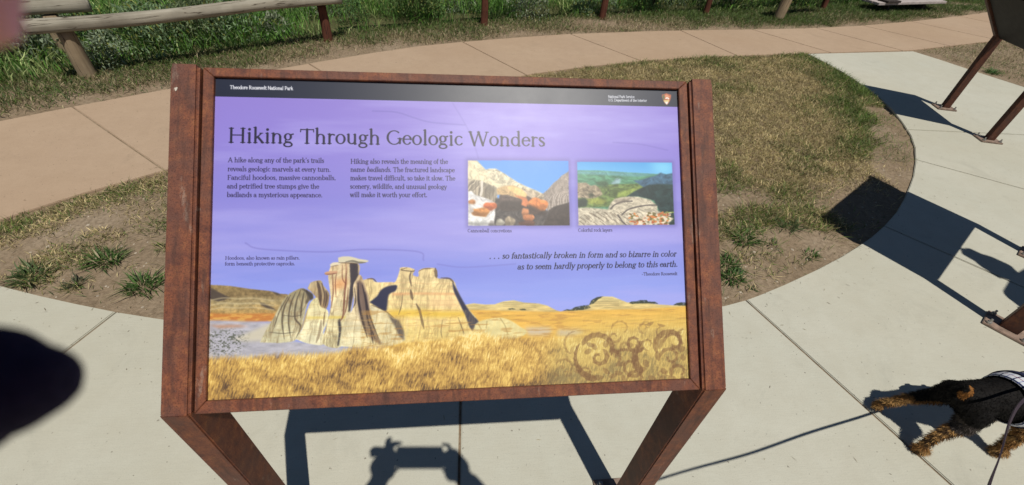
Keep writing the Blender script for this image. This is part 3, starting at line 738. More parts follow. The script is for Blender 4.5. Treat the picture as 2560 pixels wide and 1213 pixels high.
gm = z5([(-700, 470), (0, 466), (300, 474), (610, 482), (900, 470), (1200, 465), (1540, 445), (1540, 1000), (-700, 1000)])
rh = z5([(-40, 440), (0, 432), (60, 422), (130, 430), (200, 430), (260, 410), (330, 402), (400, 418), (500, 425), (560, 440), (615, 470), (650, 480), (700, 470), (760, 460), (840, 438), (870, 402), (930, 378), (1000, 380), (1050, 400), (1100, 420), (1200, 415), (1310, 434), (1410, 440), (1540, 434), (1540, 520), (-40, 520)])
hc = grad([(0, (214, 198, 140)), (1, (212, 180, 110))], np.clip((gyy-z5([(800, 380)])[0, 1])/90, 0, 1))*(.80+.4*N(40, 7, 125))[..., None]
comp(mask(rh, 1), hc)
for y_ in (412, 424, 436): stroke(z5([(880, y_), (1040, y_+4)]), 2.5, (150, 128, 90), .5, 2); stroke(z5([(260, y_+6), (480, y_+14)]), 2.5, (150, 128, 90), .4, 2)
for P_ in ([(840, 436), (855, 405), (895, 382), (940, 378), (905, 396), (868, 428)], [(660, 475), (690, 464), (715, 468), (745, 450), (790, 440), (835, 436), (852, 454), (800, 470), (720, 476)], [(1110, 424), (1125, 414), (1160, 412), (1185, 404), (1230, 404), (1238, 414), (1290, 416), (1310, 430), (1230, 426), (1130, 430)], [(1408, 438), (1430, 426), (1460, 420), (1500, 420), (1540, 426), (1540, 444), (1450, 442)], [(285, 460), (320, 456), (350, 464), (300, 466)], [(370, 464), (400, 460), (420, 468), (380, 470)]):
    comp(mask(z5(P_), 1)*np.clip(.6+(N(6, 6, 128)-.3)*2, 0, 1), (52, 60, 48), .95)
# --- pale wash and grass plain
comp(mask(gm, 2), grad([(0, (226, 176, 78)), (.3, (228, 182, 84)), (1, (206, 160, 84))], np.clip((gyy-z5([(800, 470)])[0, 1])/420, 0, 1))*(.86+.28*N(70, 8, 131))[..., None])
wash = z4([(38, 556), (200, 560), (470, 572), (560, 600), (560, 690), (700, 712), (1000, 745), (1300, 735), (1300, 800), (600, 830), (38, 850)])
comp(mask(wash, 4), rgb(178, 176, 186)[None, None]*(.86+.28*N(30, 10, 133))[..., None])
comp(mask(z4([(200, 690), (330, 640), (520, 560), (480, 700), (300, 705)]), 6), (206, 198, 176), .9)
comp(mask(z4([(50, 590), (250, 588), (330, 600), (120, 612)]), 4), (190, 130, 90), .7)
st_ = mask(z4([(38, 640), (200, 620), (320, 650), (280, 770), (120, 810), (38, 800)]), 10); comp(st_*np.clip((N(6, 4, 135, 3)-.52)*9, 0, 1), (92, 96, 84), .85)
comp(mask(z5([(400, 585), (560, 585), (600, 600), (560, 640), (430, 640)]), 8)+mask(z5([(630, 600), (760, 600), (820, 618), (700, 650), (620, 640)]), 8), (192, 188, 192), .8)
# --- hoodoos
def rock(P_, top, bot, vert=1.0, seed=140, y0=250, y1=700):
    Pq = smooth_line(z4(P_+[P_[0]]), 5); Y0, Y1 = z4([(600, y0)])[0, 1], z4([(600, y1)])[0, 1]
    c = grad([(0, top), (.45, tuple((a+b)//2+6 for a, b in zip(top, bot))), (1, bot)], np.clip((gyy-Y0)/(Y1-Y0), 0, 1))
    vst = NW(9, 46, seed, 4, Pq); hst = NW(80, 12, seed+5, 3, Pq); bl_ = NW(24, 24, seed+9, 5, Pq)
    c = c*(1-.34*vert*(vst-.45)[..., None])*(1+.10*(hst-.5)[..., None])*(1+.30*(bl_-.5)[..., None])
    mk_ = mask(Pq, 1)
    rg = np.abs(NV(26, 150, seed+20, 4, Pq)-.5)*2; rg2 = np.abs(NV(13, 60, seed+26, 3, Pq)-.5)*2; rh_ = np.abs(NV(150, 11, seed+31, 4, Pq)-.5)*2
    comp(mk_, c)
    comp(mk_*np.clip(1-rg/.13, 0, 1), (104, 82, 60), .42*vert+.06); comp(mk_*np.clip(1-rg2/.12, 0, 1), (140, 112, 80), .20*vert+.04)
    comp(mk_*np.clip((rg-.30)*3, 0, 1), (250, 242, 212), .22); comp(mk_*np.clip(1-rh_/.09, 0, 1), (186, 150, 96), .30)
def groove(P_, w_, c=(76, 60, 50), al=.68, soft=3.5): 
    w_ = w_*.8
    q = smooth_line(z4(P_)); ww = np.interp(np.linspace(0, 1, len(q)), [0, .3, .8, 1], [w_*.4, w_, w_, w_*.3]); stroke(q, ww, c, al, soft)
CR = (234, 222, 166); CR2 = (230, 224, 196)
rock([(1130, 275), (1190, 264), (1222, 290), (1320, 290), (1360, 285), (1388, 210), (1392, 190), (1440, 186), (1480, 196), (1495, 208), (1482, 240), (1520, 252), (1524, 212), (1560, 194), (1630, 192), (1652, 214), (1655, 262), (1700, 268), (1764, 278), (1795, 345), (1830, 430), (1890, 500), (1948, 575), (1940, 650), (1900, 665), (1780, 700), (1600, 710), (1420, 720), (1300, 720), (1200, 600), (1150, 400)], (236, 212, 156), (236, 214, 140), .6, 141)
yb = mask(z4([(1300, 492), (1500, 486), (1700, 496), (1850, 500), (1870, 535), (1700, 540), (1500, 530), (1320, 535)]), 7); comp(yb, (228, 188, 62), .85)
comp(mask(z4([(1330, 368), (1550, 364), (1790, 370), (1790, 384), (1560, 378), (1340, 384)]), 3), (222, 160, 110), .7)
comp(mask(z4([(1600, 395), (1800, 400), (1830, 470), (1600, 480)]), 10), (244, 206, 150), .6)
for yy_ in (300, 340, 420, 450, 560, 600): stroke(smooth_line(z4([(1310, yy_), (1450, yy_-6), (1600, yy_+3), (1780, yy_)])), 4, (214, 176, 128), .4, 4)
for q in ([(1760, 282), (1792, 345), (1850, 450), (1900, 520), (1948, 576), (1940, 645), (1890, 625), (1852, 530), (1800, 420), (1768, 350)], [(1175, 432), (1230, 388), (1250, 355), (1290, 325), (1366, 312), (1360, 352), (1312, 378), (1300, 450), (1288, 495), (1230, 465)]): comp(mask(smooth_line(z4(q+[q[0]]), 4), 1.5), (44, 46, 72))
for q, w_ in (([(1465, 345), (1472, 380), (1478, 415)], 12), ([(1505, 445), (1528, 490), (1545, 560), (1560, 622)], 11), ([(1440, 190), (1400, 205), (1475, 215), (1495, 210)], 5), ([(1470, 215), (1460, 260), (1472, 320)], 8), ([(1640, 195), (1648, 260)], 14), ([(1522, 215), (1560, 198), (1620, 196)], 4), ([(1680, 262), (1740, 268), (1770, 295)], 8), ([(1160, 268), (1200, 268), (1225, 290)], 6), ([(1410, 380), (1400, 460), (1380, 520)], 4), ([(1690, 560), (1680, 640), (1690, 690)], 4), ([(1800, 540), (1830, 620), (1850, 680)], 5)): groove(q, w_)
rock([(405, 712), (440, 640), (500, 540), (560, 430), (600, 380), (650, 350), (700, 332), (735, 345), (772, 372), (780, 402), (745, 430), (720, 520), (700, 600), (665, 690), (560, 715)], (158, 146, 112), (216, 210, 172), .9, 145, 340, 700)
for q, w_ in (([(620, 380), (575, 470), (560, 560), (575, 690)], 7), ([(655, 360), (620, 450), (605, 560), (620, 680)], 7), ([(690, 345), (660, 430), (650, 540), (690, 600), (660, 680)], 8), ([(715, 360), (700, 440), (690, 540)], 8), ([(735, 350), (745, 400), (730, 440)], 12), ([(600, 390), (540, 500), (500, 620)], 5), ([(560, 520), (640, 530), (700, 520)], 3), ([(470, 640), (560, 650), (650, 640)], 3)): groove(q, w_, (74, 64, 54))
comp(mask(z4([(690, 335), (735, 345), (775, 372), (780, 405), (755, 420), (745, 380), (715, 350)]), 2), (58, 54, 56), .85)
rock([(740, 335), (760, 295), (800, 280), (835, 280), (850, 312), (880, 350), (893, 375), (886, 440), (862, 487), (820, 465), (800, 400), (770, 362)], (196, 178, 138), (168, 142, 106), .9, 147, 280, 480)
for q, w_ in (([(808, 285), (825, 350), (832, 450)], 14), ([(840, 300), (860, 380), (850, 460)], 7), ([(868, 350), (875, 400), (860, 470)], 9)): groove(q, w_, (62, 46, 44))
rock([(655, 690), (700, 620), (740, 480), (770, 420), (810, 400), (830, 460), (882, 490), (882, 560), (850, 640), (852, 728), (745, 722)], CR, (232, 226, 190), .5, 149, 400, 720)
comp(mask(z4([(735, 530), (870, 532), (868, 548), (735, 550)]), 3), (222, 196, 96), .7)
groove([(740, 480), (715, 570), (680, 640)], 9, (170, 140, 84), .6); groove([(835, 560), (825, 640), (800, 715)], 12, (128, 108, 84), .6); groove([(860, 500), (850, 600)], 6, (110, 86, 66))
rock([(1180, 452), (1230, 472), (1300, 510), (1360, 560), (1400, 620), (1422, 705), (1300, 745), (1240, 725), (1205, 600)], (214, 206, 172), (230, 222, 182), .5, 151, 450, 740)
comp(mask(z4([(1300, 510), (1340, 545), (1385, 560), (1420, 640), (1416, 704), (1380, 665), (1352, 600)]), 3), (58, 54, 66), .85)
groove([(1190, 452), (1280, 490), (1350, 545)], 5); groove([(1300, 560), (1290, 640), (1310, 700)], 4, (150, 130, 100), .5)
rock([(905, 172), (958, 150), (1095, 158), (1101, 240), (1085, 300), (1060, 400), (1042, 500), (1002, 600), (972, 745), (845, 722), (870, 600), (900, 480), (902, 400), (895, 330), (885, 240)], (226, 200, 156), (232, 224, 176), .9, 153, 160, 720)
comp(mask(z4([(930, 270), (1020, 262), (1010, 330), (920, 345)]), 8), (216, 140, 84), .6); comp(mask(z4([(890, 528), (1010, 530), (1000, 548), (880, 548)]), 3), (222, 196, 96), .8)
comp(mask(z4([(1035, 157), (1095, 158), (1098, 240), (1072, 290), (1060, 385), (1040, 492), (1026, 502), (1030, 400), (1042, 300)]), 2), (52, 46, 56), .92)
for q, w_ in (([(1012, 165), (1010, 280), (1000, 380), (990, 520), (965, 570)], 8), ([(985, 170), (985, 260), (1005, 300)], 4), ([(945, 215), (935, 300), (940, 400)], 4), ([(1025, 330), (1015, 450), (1000, 520)], 5), ([(915, 240), (920, 360), (905, 470)], 5)): groove(q, w_, (104, 52, 42))
comp(mask(z4([(952, 560), (968, 545), (978, 610), (970, 680), (958, 742), (948, 735), (960, 640)]), 2), (50, 46, 52), .9)
for q, c_ in (([(955, 118), (985, 110), (1030, 109), (1070, 117), (1100, 126), (1160, 136), (1166, 146), (1130, 156), (1090, 158), (1040, 150), (1000, 152), (962, 152)], (214, 206, 178)), ([(898, 166), (920, 152), (955, 150), (975, 160), (945, 172), (905, 180)], (226, 214, 186)), ([(858, 228), (870, 218), (900, 213), (945, 212), (948, 226), (900, 234), (872, 240)], (206, 160, 126))): comp(mask(smooth_line(z4(q+[q[0]]), 4), 1), c_)
groove([(1010, 146), (1060, 142), (1100, 152), (1150, 152)], 9, (84, 78, 70)); groove([(960, 153), (1030, 156), (1090, 160)], 5, (80, 62, 50)); groove([(862, 232), (900, 234), (945, 226)], 5, (110, 62, 50)); groove([(905, 180), (955, 170)], 4, (120, 90, 70))
rock([(970, 742), (980, 650), (1010, 540), (1050, 490), (1066, 420), (1060, 330), (1075, 282), (1090, 275), (1100, 240), (1120, 250), (1140, 300), (1160, 360), (1176, 440), (1190, 560), (1220, 650), (1268, 730), (1190, 742), (1080, 748)], (214, 186, 146), (234, 226, 184), .8, 157, 250, 740)
comp(mask(z4([(1085, 290), (1100, 280), (1130, 295), (1165, 400), (1185, 540), (1215, 640), (1266, 728), (1240, 725), (1190, 690), (1150, 640), (1110, 560), (1090, 440)]), 3), (104, 84, 78), .85)
for q, w_ in (([(1095, 300), (1100, 430), (1130, 570), (1160, 680)], 10), ([(1125, 310), (1150, 430), (1165, 560), (1215, 690)], 8), ([(1145, 360), (1175, 520), (1240, 690)], 6), ([(1070, 330), (1078, 420), (1062, 470)], 4), ([(1180, 600), (1200, 720)], 6)): groove(q, w_, (44, 36, 44), .85)
for yy_ in (560, 600, 640, 680): stroke(smooth_line(z4([(860, yy_), (950, yy_+4), (1100, yy_-2), (1180, yy_+5)])), 3, (206, 176, 120), .35, 3)
bl = [(70, 565), (100, 545), (150, 530), (240, 520), (310, 540), (370, 578), (420, 620), (320, 665), (60, 665)]
comp(mask(smooth_line(z5(bl+[bl[0]]), 5), 2), rgb(232, 222, 166)[None, None]*(.85+.25*N(20, 20, 160))[..., None])
for q in ([(240, 525), (270, 570), (290, 630)], [(90, 560), (110, 600), (100, 640)], [(150, 545), (145, 590)]): stroke(smooth_line(z5(q)), 5, (140, 124, 84), .5, 3)
# --- golden grass
front = smooth_line(z4([(20, 830), (120, 812), (300, 812), (480, 800), (620, 795), (800, 792), (1000, 770), (1060, 735), (1120, 745), (1300, 735), (1500, 700), (1700, 690), (1900, 640), (2000, 640)])[:, :], 6)
front = np.vstack([front, z5([(160, 640), (300, 650), (520, 660), (760, 655), (900, 620), (1100, 600), (1300, 590), (1540, 585), (1540, 1010)]), z4([(20, 1180)])])
wn = rng.random((AH, AW)); s1 = np.zeros((AH, AW)); s2 = np.zeros((AH, AW))
for k in range(34): s1 += np.roll(np.roll(wn, k, 0), -int(k*.24), 1)
wn2 = rng.random((AH, AW))
for k in range(20): s2 += np.roll(np.roll(wn2, k, 0), -int(k*.18), 1)
s1 = (s1-s1.mean())/s1.std(); s2 = (s2-s2.mean())/s2.std(); s1 = .7*s1+.55*s2
s0 = np.zeros((AH, AW)); wn3 = rng.random((AH, AW))
for k in range(13): s0 += np.roll(np.roll(wn3, k, 0), -int(k*.35), 1)
s0 = blur(s0, 1); s0 = (s0-s0.mean())/s0.std()
tone = np.clip(.52+.09*s1+.11*s0+(NW(80, 50, 170, 5, np.array([[0, 0], [AW, AH]]))-.5)*1.25, 0, 1)
tone = np.clip(tone + .25*np.clip((z4([(0, 900)])[0, 1]-gyy)/130, -1, 1), 0, 1)
gcol_ = grad([(0, (96, 74, 54)), (.22, (154, 120, 70)), (.45, (192, 152, 82)), (.68, (220, 182, 100)), (.86, (240, 205, 116)), (1, (250, 228, 160))], tone)
fm = mask(front, 2); fm = np.clip(fm + 0, 0, 1)
edge_ = np.clip(blur(fm, 16)*2.0 - .55 + .25*s1, 0, 1)*(blur(fm, 22) > .02); comp(np.clip(edge_, 0, 1), gcol_)
up_ = mask(gm, 2)*(1-np.clip(edge_, 0, 1)); comp(up_*np.clip(.5+.25*s1, 0, 1), (236, 196, 104), .35); comp(up_*np.clip((N(50, 7, 181)-.56)*8, 0, 1), (180, 132, 70), .5)
# re-cut the boulder and pillars' feet are already overlapped by the grass edge
# --- damask scroll overprint at the lower right
BR = (118, 84, 56)
gl = mask(z5([(640, 640), (900, 560), (1150, 540), (1540, 520), (1540, 1000), (560, 1000), (560, 800)]), 40); comp(gl, (206, 190, 116), .45)
def spiral(cx, cy, r0, r1, a0, a1, w0, w1, al=.46, n=40):
    t = np.linspace(0, 1, n); a = np.radians(a0+(a1-a0)*t); r = r0+(r1-r0)*t
    P_ = z5(list(zip(cx+r*np.cos(a), cy+r*np.sin(a)*.97))); ww = w0+(w1-w0)*t; ww = ww*np.interp(t, [0, .06, .92, 1], [.35, 1, 1, .4])
    stroke(P_, ww*.9, BR, al*1.1, 1.3)
    for k_ in range(4, n-3, 5):
        sd = -1; q0 = np.array([cx+r[k_]*np.cos(a[k_]), cy+r[k_]*np.sin(a[k_])*.97]); q1 = np.array([cx+r[k_+1]*np.cos(a[k_+1]), cy+r[k_+1]*np.sin(a[k_+1])*.97])
        tg = (q1-q0)/max(1e-6, np.hypot(*(q1-q0))); nm = np.array([-tg[1], tg[0]])*sd; L_ = ww[k_]*.75+4
        stroke(z5([tuple(q0), tuple(q0+(tg*.35+nm*.5)*L_), tuple(q0+(tg*.95+nm*.85)*L_), tuple(q0+(tg*1.5+nm*.8)*L_)]), [ww[k_]*.4, ww[k_]*.4+1.5, ww[k_]*.3+1, 1], BR, al*.8, 1.5)
def leaf(cx, cy, L, wd_, a, al=.6):
    t = np.linspace(-.5, .5, 12); a = math.radians(a); x_ = cx+np.cos(a)*L*t - np.sin(a)*6*np.cos(t*3); y_ = cy+np.sin(a)*L*t + np.cos(a)*6*np.cos(t*3)
    stroke(z5(list(zip(x_, y_))), 1.1*wd_*np.clip(np.cos(t*3.0), .06, 1)*1.0, BR, al, 2)
spiral(1400, 700, 118, 24, 150, 470, 26, 10); spiral(1415, 690, 70, 20, 180, 500, 14, 9); spiral(1390, 790, 70, 12, 180, 560, 16, 8)
spiral(900, 780, 160, 150, 95, 215, 30, 8, .55); spiral(905, 790, 62, 14, -60, 300, 20, 9); spiral(900, 740, 110, 96, 200, 380, 22, 20); spiral(985, 790, 50, 70, -80, 60, 16, 10)
spiral(1290, 800, 130, 150, 140, 235, 34, 14, .6); spiral(1130, 850, 80, 16, 20, 360, 16, 8); spiral(1150, 690, 70, 14, 30, 380, 18, 8, .5)
spiral(1160, 930, 56, 14, 180, 500, 16, 8); spiral(1450, 890, 60, 20, 160, 420, 16, 8); spiral(1010, 650, 44, 10, 0, 360, 12, 6, .35); spiral(1210, 590, 40, 10, 90, 420, 10, 6, .25); spiral(1080, 790, 60, 50, 180, 300, 14, 8)
for q in ((850, 700, 60, 16, 20), (830, 745, 50, 18, -30), (880, 715, 44, 18, 60), (960, 700, 50, 20, 110), (1000, 740, 54, 18, 100), (1160, 790, 46, 20, 40), (1190, 730, 50, 20, 90), (1120, 700, 40, 16, 20), (1060, 830, 56, 14, -40), (1040, 890, 60, 16, 10), (1000, 910, 60, 16, -20), (900, 920, 80, 18, 0), (960, 880, 60, 16, 40), (1230, 830, 44, 22, 70), (1200, 880, 60, 20, 150), (1330, 700, 80, 18, 110), (1310, 780, 70, 20, 80), (1350, 880, 50, 20, 40), (1420, 840, 40, 20, 90), (1470, 740, 44, 20, 150), (1480, 790, 40, 18, 60), (1440, 620, 50, 12, 10), (1250, 560, 60, 12, -20), (1330, 570, 60, 10, 15), (700, 800, 50, 14, 60), (730, 740, 60, 12, 110), (660, 850, 40, 12, 20), (780, 850, 46, 12, 30), (700, 900, 60, 14, -30), (620, 900, 40, 10, 40), (560, 850, 30, 12, 80), (460, 860, 34, 12, 50), (420, 900, 40, 12, -20), (1270, 930, 60, 22, 30), (1330, 930, 50, 20, -40), (1400, 930, 60, 22, 0), (820, 890, 60, 14, -10), (1480, 940, 40, 20, 60), (1080, 930, 50, 18, 60)):
    leaf(*q, al=.44 if q[0] > 800 else .26)
for k_ in range(5):
    x_, y_ = random.uniform(740, 1490), random.uniform(560, 950)
    if y_ < 700 and x_ < 1000: continue
    spiral(x_, y_, random.uniform(18, 42), random.uniform(5, 10), random.uniform(0, 360), random.uniform(380, 700), random.uniform(6, 11), 4, .30 if y_ > 650 else .2, 22)
for q in ((760, 690, 90, 80, 120, 260, 10, 5, .3), (680, 860, 70, 20, 200, 480, 9, 5, .28), (1060, 600, 70, 24, 180, 420, 9, 5, .25), (1330, 610, 60, 20, 0, 260, 9, 5, .3), (1240, 700, 46, 12, 90, 420, 9, 5, .34), (820, 900, 50, 14, 180, 480, 9, 5, .32), (1490, 640, 60, 40, 100, 260, 12, 6, .34)): spiral(*q)
# grass texture stays visible through the overprint
comp(gl*np.clip(s1*.25, 0, .6), (240, 226, 160), .5); comp(gl*np.clip(-s1*.25, 0, .6), (120, 96, 60), .35)

# --- the two inset photographs
def inset(corners, fn):
    m_ = mask(blur_c(corners, -2), 1); sh = mask(blur_c(corners, 7), 7); comp(sh, (96, 88, 150), .45); comp(sh*0+m_, fn)
def blur_c(c, g_):
    c = A_(c); ctr = c.mean(0); return c + np.sign(c-ctr)*g_
C1 = [(1167, 393.7), (1426.7, 395.8), (1430, 563.3), (1167.8, 563.3)]; C2 = [(1446.8, 398.4), (1692, 400.4), (1699, 562), (1450, 562.8)]
main_art = art.copy()
def paint(P_, c, al=1., soft=1.5, tex=.3, sx=10, sy=10, seed=200):
    q = z3(P_); n_ = NW(sx, sy, seed, 4, q); comp(mask(q, soft), np.clip(rgb(*c)[None, None]*(1+tex*(n_-.5)*2)[..., None], 0, 1), al)
art[:] = grad([(0, (84, 148, 234)), (1, (120, 176, 248))], np.clip((gyy-A_([(1290, 395)])[0, 1])/200, 0, 1))
paint([(100, 88), (200, 98), (235, 135), (285, 188), (330, 178), (385, 178), (480, 232), (600, 312), (700, 360), (780, 392), (862, 432), (862, 500), (700, 520), (400, 420), (100, 290)], (206, 196, 168), tex=.35, seed=201)
paint([(105, 95), (190, 100), (280, 190), (300, 260), (400, 330), (520, 380), (400, 370), (105, 280)], (226, 214, 178), .8, tex=.3, seed=203)
paint([(100, 282), (240, 300), (400, 372), (405, 545), (100, 440)], (168, 156, 136), tex=.5, sx=7, sy=70, seed=205)
for x_ in (150, 190, 225, 290, 330, 365): stroke(z3([(x_, 300+(x_-100)*.2), (x_-4, 430), (x_-2, 520)]), 5, (112, 102, 92), .45, 3)
stroke(z3([(250, 310), (248, 400), (238, 440)]), 9, (236, 228, 214), .8, 3)
paint([(1125, 190), (1100, 215), (1040, 250), (1010, 285), (960, 322), (900, 390), (850, 432), (862, 480), (900, 600), (905, 630), (1125, 560)], (158, 146, 136), tex=.3, seed=207)
for k in range(26):
    x_ = 880+k*9.5; y_ = 610-k*2.5; stroke(smooth_line(z3([(x_, y_), (x_+14*math.sin(k), y_-90), (x_+22, y_-170+abs(k-9)*5)])), 3, (214, 204, 194) if k % 2 else (120, 108, 100), .5, 2)
paint([(640, 370), (760, 400), (862, 440), (880, 560), (800, 500), (700, 450)], (186, 170, 146), tex=.5, seed=209)
paint([(100, 405), (150, 400), (180, 440), (250, 460), (330, 490), (395, 530), (400, 600), (380, 760), (100, 760)], (224, 222, 220), tex=.25, seed=211)
paint([(380, 470), (700, 500), (905, 600), (960, 560), (1125, 515), (1130, 760), (360, 760), (380, 640)], (82, 76, 74), tex=.4, seed=213)
paint([(905, 640), (925, 590), (980, 555), (1060, 535), (1130, 515), (1130, 760), (850, 760), (880, 690)], (72, 62, 58), tex=.25, seed=214)
def rockb(cx, cy, rx, ry, c, seed, a=0):
    t = np.linspace(0, 2*np.pi, 26); rr = 1+.10*np.sin(t*3+seed)+.06*np.sin(t*5+seed*2); P_ = list(zip(cx+rx*rr*np.cos(t), cy+ry*rr*np.sin(t)))
    paint(P_, c, 1, 1.5, .28, 12, 12, 220+seed)
    P2_ = [(x_, y_) for x_, y_ in zip(cx+rx*.95*rr*np.cos(t), cy+ry*(.15+.85*np.clip(np.sin(t), -.15, 1))*rr)]; paint(P2_, tuple(v*.55 for v in c), .6, 4, .2, 12, 12, 221+seed)
rockb(570, 500, 170, 105, (96, 82, 76), 1); paint([(395, 380), (470, 350), (560, 345), (640, 380), (698, 440), (690, 470), (600, 470), (500, 440), (400, 440)], (196, 166, 122), tex=.3, seed=230)
paint([(500, 360), (560, 352), (640, 385), (690, 430), (680, 462), (600, 440), (530, 400)], (238, 204, 140), tex=.15, seed=231); paint([(560, 440), (690, 470), (720, 520), (690, 560), (640, 540), (650, 490)], (208, 128, 84), tex=.2, seed=232)
rockb(800, 545, 100, 75, (226, 140, 78), 2); paint([(710, 530), (800, 580), (890, 615), (890, 650), (760, 640), (700, 600)], (70, 58, 54), .9, 4)
rockb(330, 552, 68, 40, (214, 116, 70), 3); rockb(235, 612, 92, 46, (206, 140, 76), 4); rockb(150, 508, 38, 22, (200, 136, 84), 5); rockb(215, 705, 112, 50, (226, 226, 222), 6); rockb(430, 712, 44, 34, (186, 180, 164), 7); rockb(525, 705, 50, 52, (176, 160, 136), 8)
rockb(680, 620, 36, 52, (196, 132, 90), 9); rockb(715, 668, 56, 36, (216, 140, 92), 10); rockb(700, 725, 80, 34, (110, 76, 62), 11); rockb(345, 730, 30, 36, (150, 144, 140), 12); rockb(130, 590, 34, 30, (228, 220, 214), 13)
i1 = art.copy()
art[:] = grad([(0, (78, 160, 224)), (1, (140, 204, 244))], np.clip((gyy-A_([(1570, 398)])[0, 1])/110, 0, 1))
comp(mask(z3([(1900, 110), (2150, 110), (2150, 220), (2000, 235)]), 20), (150, 226, 250), .7)
paint([(1190, 200), (1400, 200), (1700, 222), (2000, 238), (2150, 245), (2150, 620), (1190, 620)], (88, 142, 112), tex=.35, sx=30, sy=7, seed=240)
paint([(1190, 205), (1500, 215), (1900, 236), (1980, 245), (1800, 262), (1190, 232)], (104, 160, 170), .8, 3, .2, 30, 5, 241)
paint([(1530, 330), (1590, 275), (1630, 285), (1620, 330), (1540, 345)], (150, 176, 190), .8, 3)
paint([(1500, 340), (1800, 330), (1900, 380), (1700, 470), (1500, 560), (1200, 570), (1200, 440), (1350, 360)], (98, 118, 66), tex=.5, sx=16, sy=9, seed=243)
paint([(1600, 420), (1780, 370), (1870, 350), (1700, 450), (1590, 470)], (150, 168, 84), .9, 3); paint([(1290, 480), (1400, 470), (1500, 500), (1440, 540), (1300, 530)], (158, 164, 76), .8, 4)
paint([(1190, 322), (1280, 318), (1330, 350), (1380, 342), (1420, 380), (1450, 440), (1380, 470), (1300, 480), (1190, 470)], (150, 136, 114), tex=.5, sx=12, sy=8, seed=245)
paint([(1370, 330), (1430, 300), (1500, 310), (1510, 350), (1440, 370)], (66, 92, 66), .9, 4)
paint([(1190, 490), (1270, 470), (1300, 500), (1290, 560), (1190, 565)], (48, 60, 52), .95, 3); paint([(1300, 430), (1350, 425), (1370, 460), (1320, 465)], (60, 66, 50), .9, 3)
paint([(1750, 300), (1830, 295), (1900, 272), (1980, 250), (2025, 222), (2080, 242), (2160, 222), (2160, 420), (1900, 400), (1800, 330)], (70, 104, 130), tex=.3, sx=14, sy=10, seed=247)
paint([(1670, 470), (1760, 410), (1900, 345), (2000, 335), (2180, 340), (2180, 640), (2010, 600), (1960, 500), (1800, 460)], (42, 62, 62), tex=.35, sx=16, sy=10, seed=249)
paint([(1990, 600), (2180, 615), (2180, 760), (1990, 760)], (44, 62, 56)); stroke(z3([(2090, 618), (2170, 616)]), 5, (150, 170, 80), .8, 2)
paint([(1190, 572), (1300, 566), (1500, 585), (1530, 520), (1570, 480), (1640, 466), (1720, 458), (1800, 460), (1920, 490), (1990, 548), (1995, 600), (2080, 640), (2155, 680), (2110, 720), (2080, 770), (1190, 770)], (196, 186, 164), tex=.35, sx=12, sy=7, seed=251)
for k in range(46):
    x_ = 1210+k*11+random.uniform(-6, 6); y_ = 610+random.uniform(-15, 110); stroke(smooth_line(z3([(x_, y_), (x_+22, y_+14), (x_+52, y_+40)])), random.uniform(2, 4.5), (104, 90, 76) if k % 3 else (226, 216, 194), .55, 2)
for q in ([(1640, 640), (1700, 590), (1800, 560), (1900, 545), (1985, 545)], [(1530, 580), (1570, 540), (1650, 510), (1740, 505)], [(1600, 640), (1640, 700), (1680, 740)]): stroke(smooth_line(z3(q)), 6, (62, 56, 58), .65, 3)
for k in range(150):
    x_ = random.uniform(1700, 2110); y_ = random.uniform(620, 745)
    if y_ < 590+abs(x_-1900)*.15: continue
    stroke(z3([(x_, y_), (x_+random.uniform(4, 22), y_+random.uniform(-8, 8))]), random.uniform(4, 9), random.choice([(214, 130, 70), (226, 214, 190), (110, 100, 60), (240, 226, 200), (180, 96, 60), (140, 138, 84)]), .85, 2)
paint([(1560, 500), (1640, 480), (1760, 470), (1700, 500), (1600, 530)], (120, 108, 98), .6, 4)
i2 = art.copy(); art[:] = main_art
inset(C1, i1); inset(C2, i2)
# --- dark band
top_ = A_([(527, 231)])[0, 1]; top2 = A_([(1703, 261)])[0, 1]
comp(np.clip(top_-gyy+.5, 0, 1), (20, 29, 52)); 

